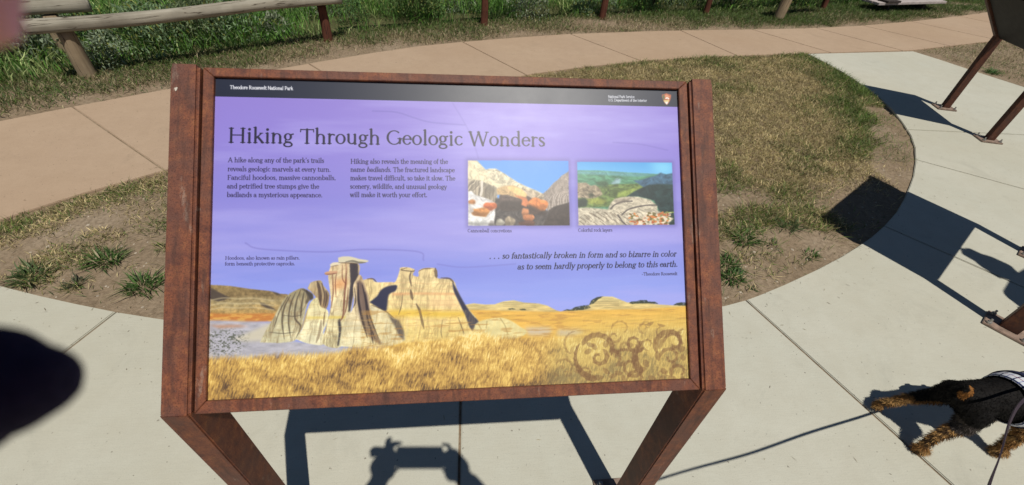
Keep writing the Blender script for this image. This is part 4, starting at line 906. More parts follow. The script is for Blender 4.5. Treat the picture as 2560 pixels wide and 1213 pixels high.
# --- lettering: strokes with serifs
def arc(cx, cy, rx, ry, a0, a1, K, k, n=14):
    t = np.radians(np.linspace(a0, a1, n)); ww = k+(K-k)*np.cos(t)**2
    return list(zip(cx+rx*np.cos(t), cy+ry*np.sin(t), ww))
def GLY(K, k, sf):
    def ln(x0, y0, x1, y1, w0=None, w1=None): return [(x0, y0, w0 or K), (x1, y1, w1 or w0 or K)]
    def se(x, y, a=.075, b=None):
        return [(x-a, y, k*.9), (x+(a if b is None else b), y, k*.9)] if sf else None
    X_, Cp, A2_ = .44, .65, .70; G_ = {}
    def bowl(cx, r=.165): return arc(cx, .22, r, .215, 0, 360, K, k, 22)
    G_['a'] = (.43, [arc(.18, .31, .125, .125, 10, 165, K*.8, k), ln(.305, .31, .305, .06), arc(.175, .13, .13, .125, 0, 360, K, k, 18), ln(.305, .06, .40, .01, k*1.3)])
    G_['b'] = (.50, [ln(.11, A2_, .11, .02), bowl(.27), se(.11, A2_, .07, .02)])
    G_['c'] = (.41, [arc(.23, .22, .165, .215, 45, 318, K, k)])
    G_['d'] = (.51, [ln(.39, A2_, .39, 0), bowl(.23), se(.39, A2_, .07, .02), se(.39, 0, .01, .07)])
    G_['e'] = (.43, [arc(.225, .22, .165, .215, 10, 322, K, k, 20), ln(.07, .25, .385, .26, k*1.1)])
    G_['f'] = (.29, [ln(.13, .57, .13, 0), arc(.24, .57, .11, .12, 50, 180, K*.8, k*1.2), ln(.03, X_, .25, X_, k*1.1), se(.13, 0)])
    G_['g'] = (.45, [arc(.20, .29, .125, .145, 0, 360, K, k, 20), [(.12, .17, k), (.09, .09, k*1.4), (.14, .045, K*.9), (.30, .03, K*.8)], arc(.205, -.07, .165, .10, 0, 360, K*.8, k*1.2, 20), ln(.30, .38, .42, .42, k*1.4)])
    G_['h'] = (.53, [ln(.12, A2_, .12, 0), arc(.27, .28, .135, .15, 0, 165, K, k), ln(.405, .29, .405, 0), se(.12, A2_, .07, .02), se(.12, 0), se(.405, 0)])
    G_['i'] = (.26, [ln(.13, X_, .13, 0), [(.13, .61, K*1.25), (.131, .611, K*1.25)], se(.13, X_, .07, .02), se(.13, 0)])
    G_['k'] = (.49, [ln(.12, A2_, .12, 0), ln(.14, .19, .36, .43, k*1.3), ln(.22, .27, .42, .01), se(.12, A2_, .07, .02), se(.12, 0), se(.42, 0, .06), se(.36, X_, .06)])
    G_['l'] = (.26, [ln(.13, A2_, .13, 0), se(.13, A2_, .07, .02), se(.13, 0)])
    G_['m'] = (.79, [ln(.12, X_, .12, 0), arc(.255, .28, .125, .15, 0, 165, K, k), ln(.38, .29, .38, 0), arc(.52, .28, .13, .15, 0, 165, K, k), ln(.65, .29, .65, 0), se(.12, X_, .07, .02), se(.12, 0), se(.38, 0), se(.65, 0)])
    G_['n'] = (.53, [ln(.12, X_, .12, 0), arc(.27, .28, .135, .15, 0, 165, K, k), ln(.405, .29, .405, 0), se(.12, X_, .07, .02), se(.12, 0), se(.405, 0)])
    G_['o'] = (.47, [arc(.235, .22, .175, .22, 0, 360, K, k, 24)])
    G_['p'] = (.50, [ln(.11, X_, .11, -.2), bowl(.27), se(.11, X_, .07, .02), se(.11, -.2)])
    G_['r'] = (.36, [ln(.12, X_, .12, 0), arc(.25, .30, .125, .13, 55, 170, K, k*1.4), se(.12, X_, .07, .02), se(.12, 0)])
    G_['s'] = (.35, [[(.285, .36, k*1.2), (.25, .42, k*1.2), (.17, .435, k*1.2), (.09, .40, K*.8), (.075, .33, K), (.13, .26, K), (.22, .20, K), (.285, .14, K), (.275, .05, K*.8), (.19, .005, k*1.2), (.11, .01, k*1.2), (.06, .08, k*1.2)]])
    G_['t'] = (.31, [ln(.13, .57, .13, .09), arc(.22, .09, .09, .09, 180, 320, K*.9, k*1.3), ln(.03, X_, .27, X_, k*1.1)])
    G_['u'] = (.53, [ln(.11, X_, .11, .15), arc(.25, .16, .14, .155, 185, 350, K, k*1.2), ln(.39, X_, .39, 0), se(.11, X_, .06, .01), se(.39, X_, .06, .01), se(.39, 0, .01, .07)])
    G_['v'] = (.44, [ln(.06, X_, .22, .0, K), ln(.38, X_, .22, .0, k*1.3), se(.06, X_, .06), se(.38, X_, .06)])
    G_['w'] = (.66, [ln(.05, X_, .19, 0, K), ln(.32, X_, .19, 0, k*1.3), ln(.32, X_, .46, 0, K), ln(.60, X_, .46, 0, k*1.3), se(.05, X_, .05), se(.60, X_, .06)])
    G_['y'] = (.44, [ln(.06, X_, .22, .0, K), ln(.38, X_, .15, -.19, k*1.4), se(.06, X_, .06), se(.38, X_, .06), ln(.15, -.19, .07, -.17, k*1.4)])
    G_['z'] = (.40, [ln(.05, X_-.02, .35, X_-.02, k*1.2), ln(.35, X_, .06, .02, K), ln(.05, .02, .36, .02, k*1.2)])
    G_['x'] = (.44, [ln(.06, X_, .37, 0), ln(.37, X_, .06, 0, k*1.3)])
    G_['A'] = (.66, [ln(.07, 0, .32, Cp, k*1.3), ln(.33, Cp, .58, 0, K), ln(.17, .22, .47, .22, k*1.1), se(.07, 0), se(.58, 0)])
    G_['C'] = (.64, [arc(.34, .325, .28, .325, 50, 310, K, k, 22), se(.52, .60, .0, .0)])
    G_['D'] = (.72, [ln(.13, Cp, .13, 0), arc(.30, .325, .34, .32, -90, 90, K, k, 20), ln(.06, Cp-.01, .30, Cp-.01, k*1.1), ln(.06, .01, .30, .01, k*1.1)])
    G_['F'] = (.55, [ln(.14, Cp, .14, 0), ln(.06, Cp-.01, .48, Cp-.01, k*1.1), ln(.14, .33, .38, .33, k*1.1), se(.14, 0), ln(.48, Cp, .49, Cp-.12, k)])
    G_['G'] = (.70, [arc(.35, .325, .29, .325, 48, 345, K, k, 24), ln(.60, .28, .60, .06), se(.60, .28, .09)])
    G_['H'] = (.76, [ln(.14, Cp, .14, 0), ln(.62, Cp, .62, 0), ln(.14, .34, .62, .34, k*1.1), se(.14, 0, .09), se(.14, Cp, .09), se(.62, 0, .09), se(.62, Cp, .09)])
    G_['I'] = (.33, [ln(.16, Cp, .16, 0), se(.16, 0, .09), se(.16, Cp, .09)])
    G_['N'] = (.74, [ln(.13, Cp, .13, 0, k*1.3), ln(.13, Cp, .61, 0, K), ln(.61, Cp, .61, 0, k*1.3), se(.13, 0), se(.13, Cp), se(.61, Cp)])
    G_['P'] = (.57, [ln(.14, Cp, .14, 0), arc(.30, .47, .20, .175, -90, 90, K, k), ln(.06, Cp-.01, .30, Cp-.01, k*1.1), ln(.14, .295, .30, .295, k*1.1), se(.14, 0)])
    G_['R'] = (.64, [ln(.14, Cp, .14, 0), arc(.30, .48, .18, .165, -90, 90, K, k), ln(.06, Cp-.01, .30, Cp-.01, k*1.1), ln(.14, .315, .30, .315, k*1.1), ln(.30, .31, .56, 0, K), se(.14, 0), se(.57, 0, .05)])
    G_['S'] = (.50, [[(.40, .54, k*1.2), (.34, .63, k*1.2), (.23, .65, k*1.2), (.12, .59, K*.9), (.10, .48, K), (.18, .38, K), (.32, .30, K), (.42, .20, K), (.40, .07, K*.9), (.27, 0, k*1.2), (.15, .01, k*1.2), (.07, .12, k*1.2)]])
    G_['T'] = (.62, [ln(.31, Cp, .31, 0), ln(.04, Cp-.01, .58, Cp-.01, k*1.1), se(.31, 0, .09)] + ([ln(.04, Cp, .03, Cp-.12, k), ln(.58, Cp, .59, Cp-.12, k)] if sf else []))
    G_['U'] = (.72, [ln(.14, Cp, .14, .22), arc(.36, .23, .22, .225, 180, 360, K, k, 16), ln(.58, Cp, .58, .22, k*1.4), se(.14, Cp), se(.58, Cp)])
    G_['W'] = (.94, [ln(.08, Cp, .27, 0, K), ln(.46, Cp, .27, 0, k*1.3), ln(.46, Cp, .66, 0, K), ln(.85, Cp, .66, 0, k*1.3), se(.08, Cp), se(.46, Cp, .06), se(.85, Cp)])
    G_['.'] = (.24, [[(.11, .035, K*1.2), (.111, .036, K*1.2)]]); G_[','] = (.24, [[(.12, .04, K*1.2), (.09, -.08, k)]]); G_['’'] = (.22, [[(.12, .66, K*1.1), (.09, .52, k)]])
    G_['-'] = (.34, [ln(.05, .21, .27, .21, k*1.4)]); G_[' '] = (.25, [])
    return G_
def text(s_, p0, p1, em, col, K=.085, k=.04, sf=True, slant=0, al=1.0, styles=None):
    """set a line so that it runs from p0 to p1 (art px) with em height em (art px)"""
    G_ = GLY(K, k, sf); wtot = sum(G_[c][0] for c in s_); p0, p1 = np.array(p0), np.array(p1)
    L = np.hypot(*(p1-p0)); ex = (p1-p0)/L; ey = np.array([ex[1], -ex[0]]); sx = L/wtot; x = 0
    for i, c in enumerate(s_):
        wd_, ss = G_[c]; sl = slant if not styles else styles[i]
        for st in ss:
            if not st: continue
            P_ = [p0 + ex*((x+q[0])*sx+sl*q[1]*em) + ey*q[1]*em for q in st]
            stroke(P_, [max(1.0, q[2]*em) for q in st], col, al, 1.3)
        x += wd_
def tline(s_, a, b, px_cap, col, **kw):
    P_ = A_([a, b]); cap = np.hypot(*(A_([a])[0]-A_([(a[0], a[1]-px_cap)])[0])); text(s_, P_[0], P_[1], cap/.65, col, **kw)
INK = (44, 38, 72)
tline('Hiking Through Geologic Wonders', (555, 348), (1367, 359.5), 36, (34, 30, 58), K=.10, k=.044)
for s_, a, b in (('A hike along any of the park’s trails', (555.7, 398.5), (801, 400.6)), ('reveals geologic marvels at every turn.', (554.7, 421.3), (818, 423.5)), ('Fanciful hoodoos, massive cannonballs,', (554, 443.3), (831, 444.5)),
                 ('and petrified tree stumps give the', (553, 465.3), (788, 466.5)), ('badlands a mysterious appearance.', (552.6, 487.3), (797, 488.4)),
                 ('Hiking also reveals the meaning of the', (868.4, 402.9), (1117.4, 403.7)), ('makes travel difficult, so take it slow. The', (867.6, 445), (1136, 446.3)),
                 ('scenery, wildlife, and unusual geology', (867, 466.5), (1114.6, 468)), ('will make it worth your effort.', (867, 487.8), (1064.7, 488.6))):
    tline(s_, a, b, 11.4, INK, K=.105, k=.055)
s_ = 'name badlands. The fractured landscape'; tline(s_, (868, 423.5), (1134.7, 425.3), 11.4, INK, K=.105, k=.055, styles=[.2 if 5 <= i < 13 else 0 for i in range(len(s_))])
tline('Cannonball concretions', (1167.6, 578.6), (1280.5, 578.8), 8, INK, K=.09, k=.05); tline('Colorful rock layers', (1450.6, 578), (1538.3, 577.8), 8, INK, K=.09, k=.05)
tline('Hoodoos, also known as rain pillars,', (548, 647), (738.5, 647), 8.2, INK, K=.09, k=.05); tline('form beneath protective caprocks.', (547.3, 661.7), (726.5, 661.7), 8.2, INK, K=.09, k=.05)
tline('. . . so fantastically broken in form and so bizarre in color', (1222.6, 646.6), (1702.3, 641.7), 14, (30, 28, 50), K=.11, k=.055, slant=.22)
tline('as to seem hardly properly to belong to this earth.', (1294.6, 674), (1706, 667.7), 14, (30, 28, 50), K=.11, k=.055, slant=.22)
tline('-Theodore Roosevelt', (1614, 690.3), (1705, 689.5), 7.5, (44, 40, 66), K=.10, k=.055)
tline('Theodore Roosevelt National Park', (560.7, 212), (722, 215.2), 8.6, (225, 225, 232), K=.13, k=.10, sf=False)
tline('National Park Service', (1527.5, 236.1), (1595, 236.7), 6.4, (215, 215, 220), K=.12, k=.09, sf=False); tline('U.S. Department of the Interior', (1528, 245), (1626.7, 246.4), 6.4, (215, 215, 220), K=.12, k=.09, sf=False)
# arrowhead emblem
def em(pts): return A_([(1400+x/4.666, 160+y/4.666) for x, y in pts])
comp(mask(em([(1236, 318), (1262, 312), (1292, 300), (1322, 312), (1350, 320), (1346, 360), (1334, 395), (1315, 425), (1296, 443), (1272, 420), (1252, 385), (1240, 350)]), 1), (176, 92, 58))
comp(mask(em([(1244, 330), (1268, 322), (1270, 350), (1262, 392), (1250, 365)]), 1), (84, 104, 64)); comp(mask(em([(1270, 332), (1294, 312), (1318, 330), (1338, 345), (1325, 352), (1280, 350)]), 1), (222, 150, 110), .8)
comp(mask(em([(1255, 385), (1330, 380), (1318, 405), (1268, 408)]), 1), (214, 196, 130)); comp(mask(em([(1270, 405), (1318, 403), (1306, 425), (1295, 437), (1280, 420)]), 1), (232, 232, 228)); stroke(em([(1286, 362), (1300, 356), (1310, 362), (1318, 366)]), 6, (238, 236, 230), .9, 1.5)
art *= (1+.02*(rng.random((AH, AW, 1))-.5))
art = np.clip(art, 0, 1)
img = bpy.data.images.new('panel_print', AW, AH, alpha=False); img.colorspace_settings.name = 'sRGB'
buf = np.ones((AH, AW, 4), np.float32); buf[..., :3] = art[::-1]; img.pixels.foreach_set(buf.ravel()); img.update(); img.pack()
def panel_mat(name, image=None, cols=None):
    m = Mat(name, .46, .42)
    if image:
        t_ = m.n('ShaderNodeTexImage'); t_.image = image; t_.interpolation = 'Cubic'; uv = m.n('ShaderNodeTexCoord'); m.l(uv.outputs['UV'], t_.inputs[0])
        hs = m.n('ShaderNodeHueSaturation'); hs.inputs['Value'].default_value = .93; m.l(t_.outputs[0], hs.inputs['Color']); m.l(hs.outputs[0], m.b.inputs['Base Color'])
    else:
        uv = m.n('ShaderNodeTexCoord'); sp = m.n('ShaderNodeSeparateXYZ'); m.l(uv.outputs['UV'], sp.inputs[0])
        m.base(m.ramp(sp.outputs[1], cols))
    P_ = m.coord('Object'); sm = m.noise(P_, 7, 5, .7); r_ = m.n('ShaderNodeMapRange'); r_.inputs['To Min'].default_value = .385; r_.inputs['To Max'].default_value = .46
    m.l(sm, r_.inputs[0]); m.l(r_.outputs[0], m.b.inputs['Roughness'])
    return m.m
M_PANEL = panel_mat('printed_panel_face', img)
M_PANEL2 = panel_mat('other_panel_face', None, [(0, (.35, .27, .12)), (.35, (.30, .32, .22)), (.4, (.22, .30, .60)), (.9, (.25, .25, .60)), (.91, (.015, .018, .03))])
build_sign((0, 0), 0, .4911, .808, .6225, 'large tilted wayside sign about hoodoos and badlands in a rusted steel frame', M_PANEL)
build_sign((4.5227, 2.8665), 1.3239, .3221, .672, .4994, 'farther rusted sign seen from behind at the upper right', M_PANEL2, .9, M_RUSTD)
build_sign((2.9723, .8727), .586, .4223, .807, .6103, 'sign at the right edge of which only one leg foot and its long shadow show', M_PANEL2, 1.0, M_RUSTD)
# white bird dropping on the left post
bm = bmesh.new(); c, s = math.cos(T_), math.sin(T_); u_ = .575; x_ = -.503
pts = [(x_+.0022*(1+.5*math.sin(3*a))*math.cos(a), u_+.0045*(1+.4*math.sin(2*a+1))*math.sin(a)) for a in [k*.628 for k in range(10)]]
f_ = [bm.verts.new((x, u*c - .0015*s, .808+u*s+.0015*c)) for x, u in pts]; b_ = [bm.verts.new((x, u*c + .001*s, .808+u*s-.001*c)) for x, u in pts]
bm.faces.new(f_); bm.faces.new(b_[::-1])
for i in range(10): bm.faces.new((f_[i], b_[i], b_[(i+1) % 10], f_[(i+1) % 10]))
o = obj('bird_dropping', bm, plain('chalky_white', (.55, .50, .42), .9, .1)); tag(o, 'small white bird dropping near the top of the left sign post', 'bird dropping')

# ------------------------------------------------------------------ the dog
def col_attr(me, fn):
    n = len(me.vertices); P = np.zeros(n*3, np.float32); me.vertices.foreach_get('co', P); P = P.reshape(-1, 3)
    C = fn(P); a = me.color_attributes.new('col', 'FLOAT_COLOR', 'POINT'); a.data.foreach_set('color', np.c_[C, np.ones(n)].astype(np.float32).ravel())
m = Mat('terrier_coat', .75, .15); at = m.n('ShaderNodeAttribute', attribute_name='col'); P_ = m.coord('Object'); nf = m.noise(P_, 160, 4, .7)
m.base(m.mix(m.ramp(nf, [(.3, (.6, .6, .6)), (.65, (0, 0, 0))]), at.outputs['Color'], (.012, .009, .006))); m.bump(nf, .5, .003); M_COAT = m.m
D0 = Vector((1.60, .20, 0))
def W_(x, y, z): return (x, y, z)
limbs = [  # world joints: trunk, neck, head, legs
    (W_(1.728, .216, .262), W_(1.79, .214, .262), .058, .060), (W_(1.79, .214, .262), W_(1.88, .205, .262), .060, .080), (W_(1.88, .205, .262), W_(1.96, .195, .275), .080, .076),
    (W_(1.96, .195, .285), W_(2.04, .185, .36), .062, .050), (W_(2.04, .185, .36), W_(2.10, .178, .40), .052, .052), (W_(2.10, .178, .40), W_(2.215, .168, .375), .044, .026), (W_(2.19, .17, .372), W_(2.225, .167, .368), .027, .024),
    (W_(1.690, .216, .295), W_(1.672, .218, .328), .017, .012),
    # right hind leg, planted
    (W_(1.742, .178, .235), W_(1.745, .165, .165), .046, .030), (W_(1.745, .165, .165), W_(1.680, .160, .098), .026, .016), (W_(1.680, .160, .098), W_(1.660, .150, .03), .016, .015), (W_(1.660, .150, .02), W_(1.688, .143, .016), .017, .014),
    # left hind leg, stretched back
    (W_(1.725, .252, .238), W_(1.705, .268, .185), .042, .028), (W_(1.705, .268, .185), W_(1.652, .292, .125), .026, .016), (W_(1.652, .292, .125), W_(1.618, .314, .05), .016, .013), (W_(1.618, .316, .03), W_(1.634, .322, .018), .015, .012),
    # front legs
    (W_(1.955, .150, .22), W_(1.965, .135, .14), .040, .024), (W_(1.965, .135, .14), W_(1.962, .125, .035), .022, .016), (W_(1.962, .125, .02), W_(1.992, .120, .016), .019, .016),
    (W_(1.97, .245, .22), W_(2.02, .255, .13), .038, .023), (W_(2.02, .255, .13), W_(2.07, .258, .035), .021, .015), (W_(2.07, .258, .02), W_(2.10, .257, .016), .018, .015),
    (W_(1.84, .212, .205), W_(1.90, .208, .20), .035, .03)]
bm = bmesh.new()
for a, b, r0, r1 in limbs: capsule(bm, a, b, r0, r1, 14, 5)
for sy in (-1, 1):
    capsule(bm, (2.085, .178+sy*.035, .435), (2.115, .176+sy*.052, .405), .015, .007, 8, 3)
me = fuse(bm, .0055, 3)
def coat(P):
    x, y, z = P.T; nz = fbm(x+y, z+y, .02, 300, 3); BLK = np.array([.006, .0055, .0055]); TAN = np.array([.25, .125, .042]); GLD = np.array([.36, .21, .08])
    saddle = (z > .205 + .03*(nz-.5)) & (x > 1.585) & (x < 2.02)
    saddle |= (z > .125) & (y > .268 - .6*(z-.15)) & (x < 1.75) & (x > 1.655)
    thigh = (z > .19) & (x >= 1.66) & (x < 1.76)
    rump = (np.hypot(x-1.680, (y-.214)) < .013) & (z > .278)
    C = np.where((nz < .5)[:, None], TAN, GLD)*(.35+1.1*nz)[:, None]; C = np.where((fbm(x+y, z, .012, 320, 2) < .38)[:, None], np.array([.07, .04, .02]), C)
    C = np.where((saddle | (thigh & (np.abs(y-.218) > .045)))[:, None], BLK*(.7+.8*nz)[:, None], C)
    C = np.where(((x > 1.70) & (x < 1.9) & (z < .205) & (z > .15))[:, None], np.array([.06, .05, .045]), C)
    return np.where(rump[:, None], np.array([.30, .13, .035]), C)
col_attr(me, coat)
dog = thing('dog', 'black and tan wire haired terrier in a plaid harness walking out of frame', 'dog', tuple(D0))
body = link('body', me, M_COAT, dog, True); body.location = -D0
# wiry coat: short hair blades all over
nv = len(me.vertices); co = np.zeros(nv*3, np.float32); me.vertices.foreach_get('co', co); co = co.reshape(-1, 3); no = np.zeros(nv*3, np.float32); me.vertices.foreach_get('normal', no); no = no.reshape(-1, 3)
ca = np.zeros(nv*4, np.float32); me.color_attributes['col'].data.foreach_get('color', ca); ca = ca.reshape(-1, 4)[:, :3]
ii = rng.integers(0, nv, 34000); pb_, pn, pc = co[ii]+rng.normal(0, .0015, (34000, 3)), no[ii], ca[ii]
flow = np.array([-.35, 0, -.75]); legm = (pb_[:, 2] < .19)
dirn = pn*(.45+.5*legm)[:, None] + flow + rng.normal(0, .28, pn.shape); dirn /= np.linalg.norm(dirn, axis=1)[:, None]
Ln = (.010+.010*rng.random(34000))*np.where(legm, .75, .5)
tip = pb_+dirn*Ln[:, None]; sd_ = np.cross(dirn, rng.normal(0, 1, pn.shape)); sd_ /= np.linalg.norm(sd_, axis=1)[:, None]+1e-9
V = np.stack([pb_+sd_*.0009, pb_-sd_*.0009, tip], 1).reshape(-1, 3); F = np.arange(34000*3).reshape(-1, 3)
cc = np.repeat(pc*(.55+1.2*rng.random(34000))[:, None], 3, axis=0)
fur = link('fur', fast_mesh('fur', V, F, 3, cc), leafmat('fur_hair', .03, .8, .08), dog); fur.location = -D0; fur['kind'] = 'stuff'
# harness vest
m = Mat('plaid_cloth', .85, .1); P_ = m.coord('Object')
sx_ = m.n('ShaderNodeSeparateXYZ'); m.l(P_, sx_.inputs[0])
def stripes(sock, freq, wdt, off=0):
    a = m.n('ShaderNodeMath', operation='MULTIPLY_ADD'); a.inputs[1].default_value = freq; a.inputs[2].default_value = off; m.l(sock, a.inputs[0])
    b = m.n('ShaderNodeMath', operation='FRACT'); m.l(a.outputs[0], b.inputs[0]); c_ = m.n('ShaderNodeMath', operation='LESS_THAN'); m.l(b.outputs[0], c_.inputs[0]); c_.inputs[1].default_value = wdt; return c_.outputs[0]
ang_ = m.n('ShaderNodeMath', operation='ARCTAN2'); ys = m.n('ShaderNodeMath', operation='SUBTRACT'); zs = m.n('ShaderNodeMath', operation='SUBTRACT')
m.l(sx_.outputs[1], ys.inputs[0]); ys.inputs[1].default_value = .0; m.l(sx_.outputs[2], zs.inputs[0]); zs.inputs[1].default_value = .255; m.l(ys.outputs[0], ang_.inputs[0]); m.l(zs.outputs[0], ang_.inputs[1])
c0 = (.70, .72, .76)
c1 = m.mix(stripes(sx_.outputs[0], 26, .14), c0, (.03, .04, .10)); c1 = m.mix(stripes(ang_.outputs[0], 2.6, .12), c1, (.03, .04, .10))
c1 = m.mix(stripes(sx_.outputs[0], 26, .06, .5), c1, (.30, .08, .10)); c1 = m.mix(stripes(ang_.outputs[0], 2.6, .05, .45), c1, (.03, .06, .30))
m.base(c1); M_PLAID = m.m
bm = bmesh.new()
capsule(bm, (1.885, .204, .264), (1.965, .195, .277), .0905, .085, 28, 7)
geo = bm.verts[:]+bm.edges[:]+bm.faces[:]; bmesh.ops.bisect_plane(bm, geom=geo, plane_co=(1.845, .2, .26), plane_no=(1, 0, 0), clear_inner=True)
hv = obj('harness_vest', bm, M_PLAID, dog, True); hv.location = (-1.60, -.20, 0); hv.data.transform(Matrix.Translation((0, -.2, 0))); hv.location = (-1.60, 0, 0)
so_ = hv.modifiers.new('thick', 'SOLIDIFY'); so_.thickness = .003
M_NAVY = plain('navy_webbing', (.015, .02, .06), .7, .3); M_DRING = plain('steel_ring', (.5, .5, .5), .3, .5, metal=1)
def torus_band(cx, c0_, r_, w_, mat, name):
    bm = bmesh.new(); n = 36
    ring = [[bm.verts.new((cx+dx, .2+c0_[0]+rr*math.sin(t), c0_[1]+rr*math.cos(t))) for dx, rr in ((-w_, r_), (w_, r_), (w_, r_+.004), (-w_, r_+.004))] for t in [2*math.pi*k/n for k in range(n)]]
    for k in range(n):
        A3, B3 = ring[k], ring[(k+1) % n]
        for j in range(4): bm.faces.new((A3[j], A3[(j+1) % 4], B3[(j+1) % 4], B3[j]))
    o = obj(name, bm, mat, dog); o.location = -D0; return o
torus_band(1.895, (.003, .265), .0915, .009, M_NAVY, 'girth_strap'); torus_band(1.965, (-.005, .278), .0865, .007, M_NAVY, 'chest_strap')
bm = box(1.885, 1.975, .185, .213, .356, .367, .003); o = obj('back_strap', bm, M_NAVY, dog); o.location = -D0
bm = bmesh.new()
pr = None
for k in range(17):
    t = 2*math.pi*k/16; q = Vector((1.925+.012*math.cos(t), .199, .380+.012*math.sin(t)))
    if pr: cyl(bm, pr, q, .002, None, 6)
    pr = q
o = obj('leash_ring', bm, M_DRING, dog); o.location = -D0
# ------------------------------------------------------------------ leash
LEASH = [(1.925, .199, .392), (1.80, .163, .405), (1.62, .10, .455), (1.37, 0, .57), (1.12, -.11, .69), (.87, -.21, .82), (.62, -.32, .95), (.37, -.44, 1.09), (.26, -.50, 1.17)]
def ribbon(P_, hw, th, name, mat, twist, parent=None):
    P_ = [Vector(p) for p in P_]; Q = []
    for i in range(len(P_)-1):
        p0 = P_[max(0, i-1)]; p1 = P_[i]; p2 = P_[i+1]; p3 = P_[min(len(P_)-1, i+2)]
        for k in range(8):
            t = k/8; Q.append(.5*((2*p1)+(p2-p0)*t+(2*p0-5*p1+4*p2-p3)*t*t+(3*p1-p0-3*p2+p3)*t**3))
    Q.append(P_[-1]); bm = bmesh.new(); prev = None; n = len(Q)
    for i, q in enumerate(Q):
        d = (Q[min(n-1, i+1)]-Q[max(0, i-1)]).normalized(); s_ = d.cross(Vector((0, 0, 1))).normalized(); u_ = s_.cross(d)
        a = twist*i/n; sa = s_*math.cos(a)+u_*math.sin(a); ua = -s_*math.sin(a)+u_*math.cos(a)
        cur = [bm.verts.new(q+sa*hw*x+ua*th*y) for x, y in ((-1, -1), (1, -1), (1, 1), (-1, 1))]
        if prev: [bm.faces.new((prev[j], prev[(j+1) % 4], cur[(j+1) % 4], cur[j])) for j in range(4)]
        else: bm.faces.new(cur[::-1])
        prev = cur
    bm.faces.new(prev); return obj(name, bm, mat, parent)
m = Mat('woven_leash', .8, .2); P_ = m.coord('Object'); nn = m.noise(P_, 300, 2, .6)
m.base(m.mix(nn, (.025, .018, .028), (.055, .036, .048))); M_LEASH = m.m
o = ribbon(LEASH, .0045, .0013, 'leash', M_LEASH, 2.2); tag(o, 'dark flat webbing leash running from the terrier to the holder', 'leash')

# ------------------------------------------------------------------ people (out of frame, their shadows are in it)
M_SKIN = Mat('skin', .55, .35); M_SKIN.b.inputs['Subsurface Weight'].default_value = .08; M_SKIN.base((.60, .28, .28)); M_SKIN = M_SKIN.m
def cam_l(x, y, z): return camloc(x, y, z)
def finger(bm, base, pts, r=.0085):
    q = [Vector(base)] + [Vector(p) for p in pts]
    for i in range(len(q)-1): capsule(bm, q[i], q[i+1], r*(1-.09*i), r*(1-.09*(i+1)), 10, 3)
def head(bm, c, fwd, face=True):
    c = Vector(c); fwd = Vector(fwd).normalized(); up = Vector((0, 0, 1)); up = (up - fwd*up.dot(fwd)).normalized(); rt = fwd.cross(up)
    capsule(bm, c+up*.035-fwd*.015, c+up*.02+fwd*.01, .088, .084, 18, 6); capsule(bm, c-up*.01+fwd*.03, c-up*.065+fwd*.045, .066, .042, 14, 5)
    capsule(bm, c+fwd*.085+up*.005, c+fwd*.108-up*.02, .010, .014, 8, 3)
    for s_ in (-1, 1):
        capsule(bm, c+rt*s_*.084+up*.01, c+rt*s_*.088-up*.03, .014, .010, 8, 3); capsule(bm, c+rt*s_*.032+fwd*.083+up*.014, c+rt*s_*.034+fwd*.086+up*.012, .011, .011, 8, 3)
    capsule(bm, c-up*.05+fwd*.084-rt*.018, c-up*.05+fwd*.084+rt*.018, .008, .008, 8, 3)
def garment(limbs_, grow, name, mat, parent, vox=.012):
    bm = bmesh.new()
    for a, b, r0, r1 in limbs_: capsule(bm, a, b, r0+grow, r1+grow, 16, 5)
    o = link(name, fuse(bm, vox, 3), mat, parent, True); o.location = -Vector(parent.location); return o

M_SHIRT = plain('grey_shirt', (.12, .13, .15), .9, .1, 30, .2); M_JEANS = plain('blue_jeans', (.05, .07, .13), .9, .1, 40, .2); M_HAIR = plain('brown_hair', (.05, .03, .02), .7, .3, 60, .4); M_SHOE = plain('dark_shoes', (.04, .04, .04), .7, .3)
B0 = Vector((-.03, -.93, 0))
Ls, Rs = Vector((-.215, -.90, 1.40)), Vector((.165, -.93, 1.40))
Le, Re = Vector((-.30, -.64, 1.22)), Vector((.47, -.72, 1.24))
Lw, Rw = cam_l(-.070, -.070, -.080), cam_l(.236, -.074, -.07)
person = thing('person', 'photographer holding up a phone, with one pink blurred fingertip in the top left corner', 'person', tuple(B0))
bm = bmesh.new(); hips = Vector((-.02, -.94, .95)); chest = Vector((-.02, -.94, 1.28)); neck = Vector((-.02, -.93, 1.48)); hd = Vector((-.015, -.895, 1.60))
arms = [(Ls, Le, .046, .038), (Le, Lw, .038, .031), (Rs, Re, .050, .042), (Re, Rw, .042, .036)]
legs = []
for s_ in (-1, 1):
    hp = hips+Vector((s_*.085, 0, -.05)); kn = Vector((hp.x+s_*.01, hp.y+.03, .50)); an = Vector((hp.x+s_*.015, hp.y-.01, .09)); legs += [(hp, kn, .082, .056), (kn, an, .054, .036)]
    capsule(bm, an+Vector((0, -.03, -.05)), an+Vector((s_*.02, .15, -.06)), .038, .030, 12, 4)
torso = [(hips+Vector((-.05, 0, 0)), hips+Vector((.05, 0, 0)), .12, .12), (hips, chest, .125, .13), (chest+Vector((-.07, 0, 0)), chest+Vector((.07, 0, 0)), .115, .115), (chest+Vector((0, 0, .05)), neck-Vector((0, 0, .04)), .12, .06), (neck+Vector((-.03, 0, -.07)), Ls, .06, .05), (neck+Vector((.03, 0, -.07)), Rs, .06, .05)]
for a, b, r0, r1 in torso+arms+legs: capsule(bm, a, b, r0, r1, 16, 5)
capsule(bm, neck-Vector((0, 0, .03)), hd-Vector((0, 0, .04)), .052, .050, 14, 4); head(bm, hd, (.02, .85, -.5))
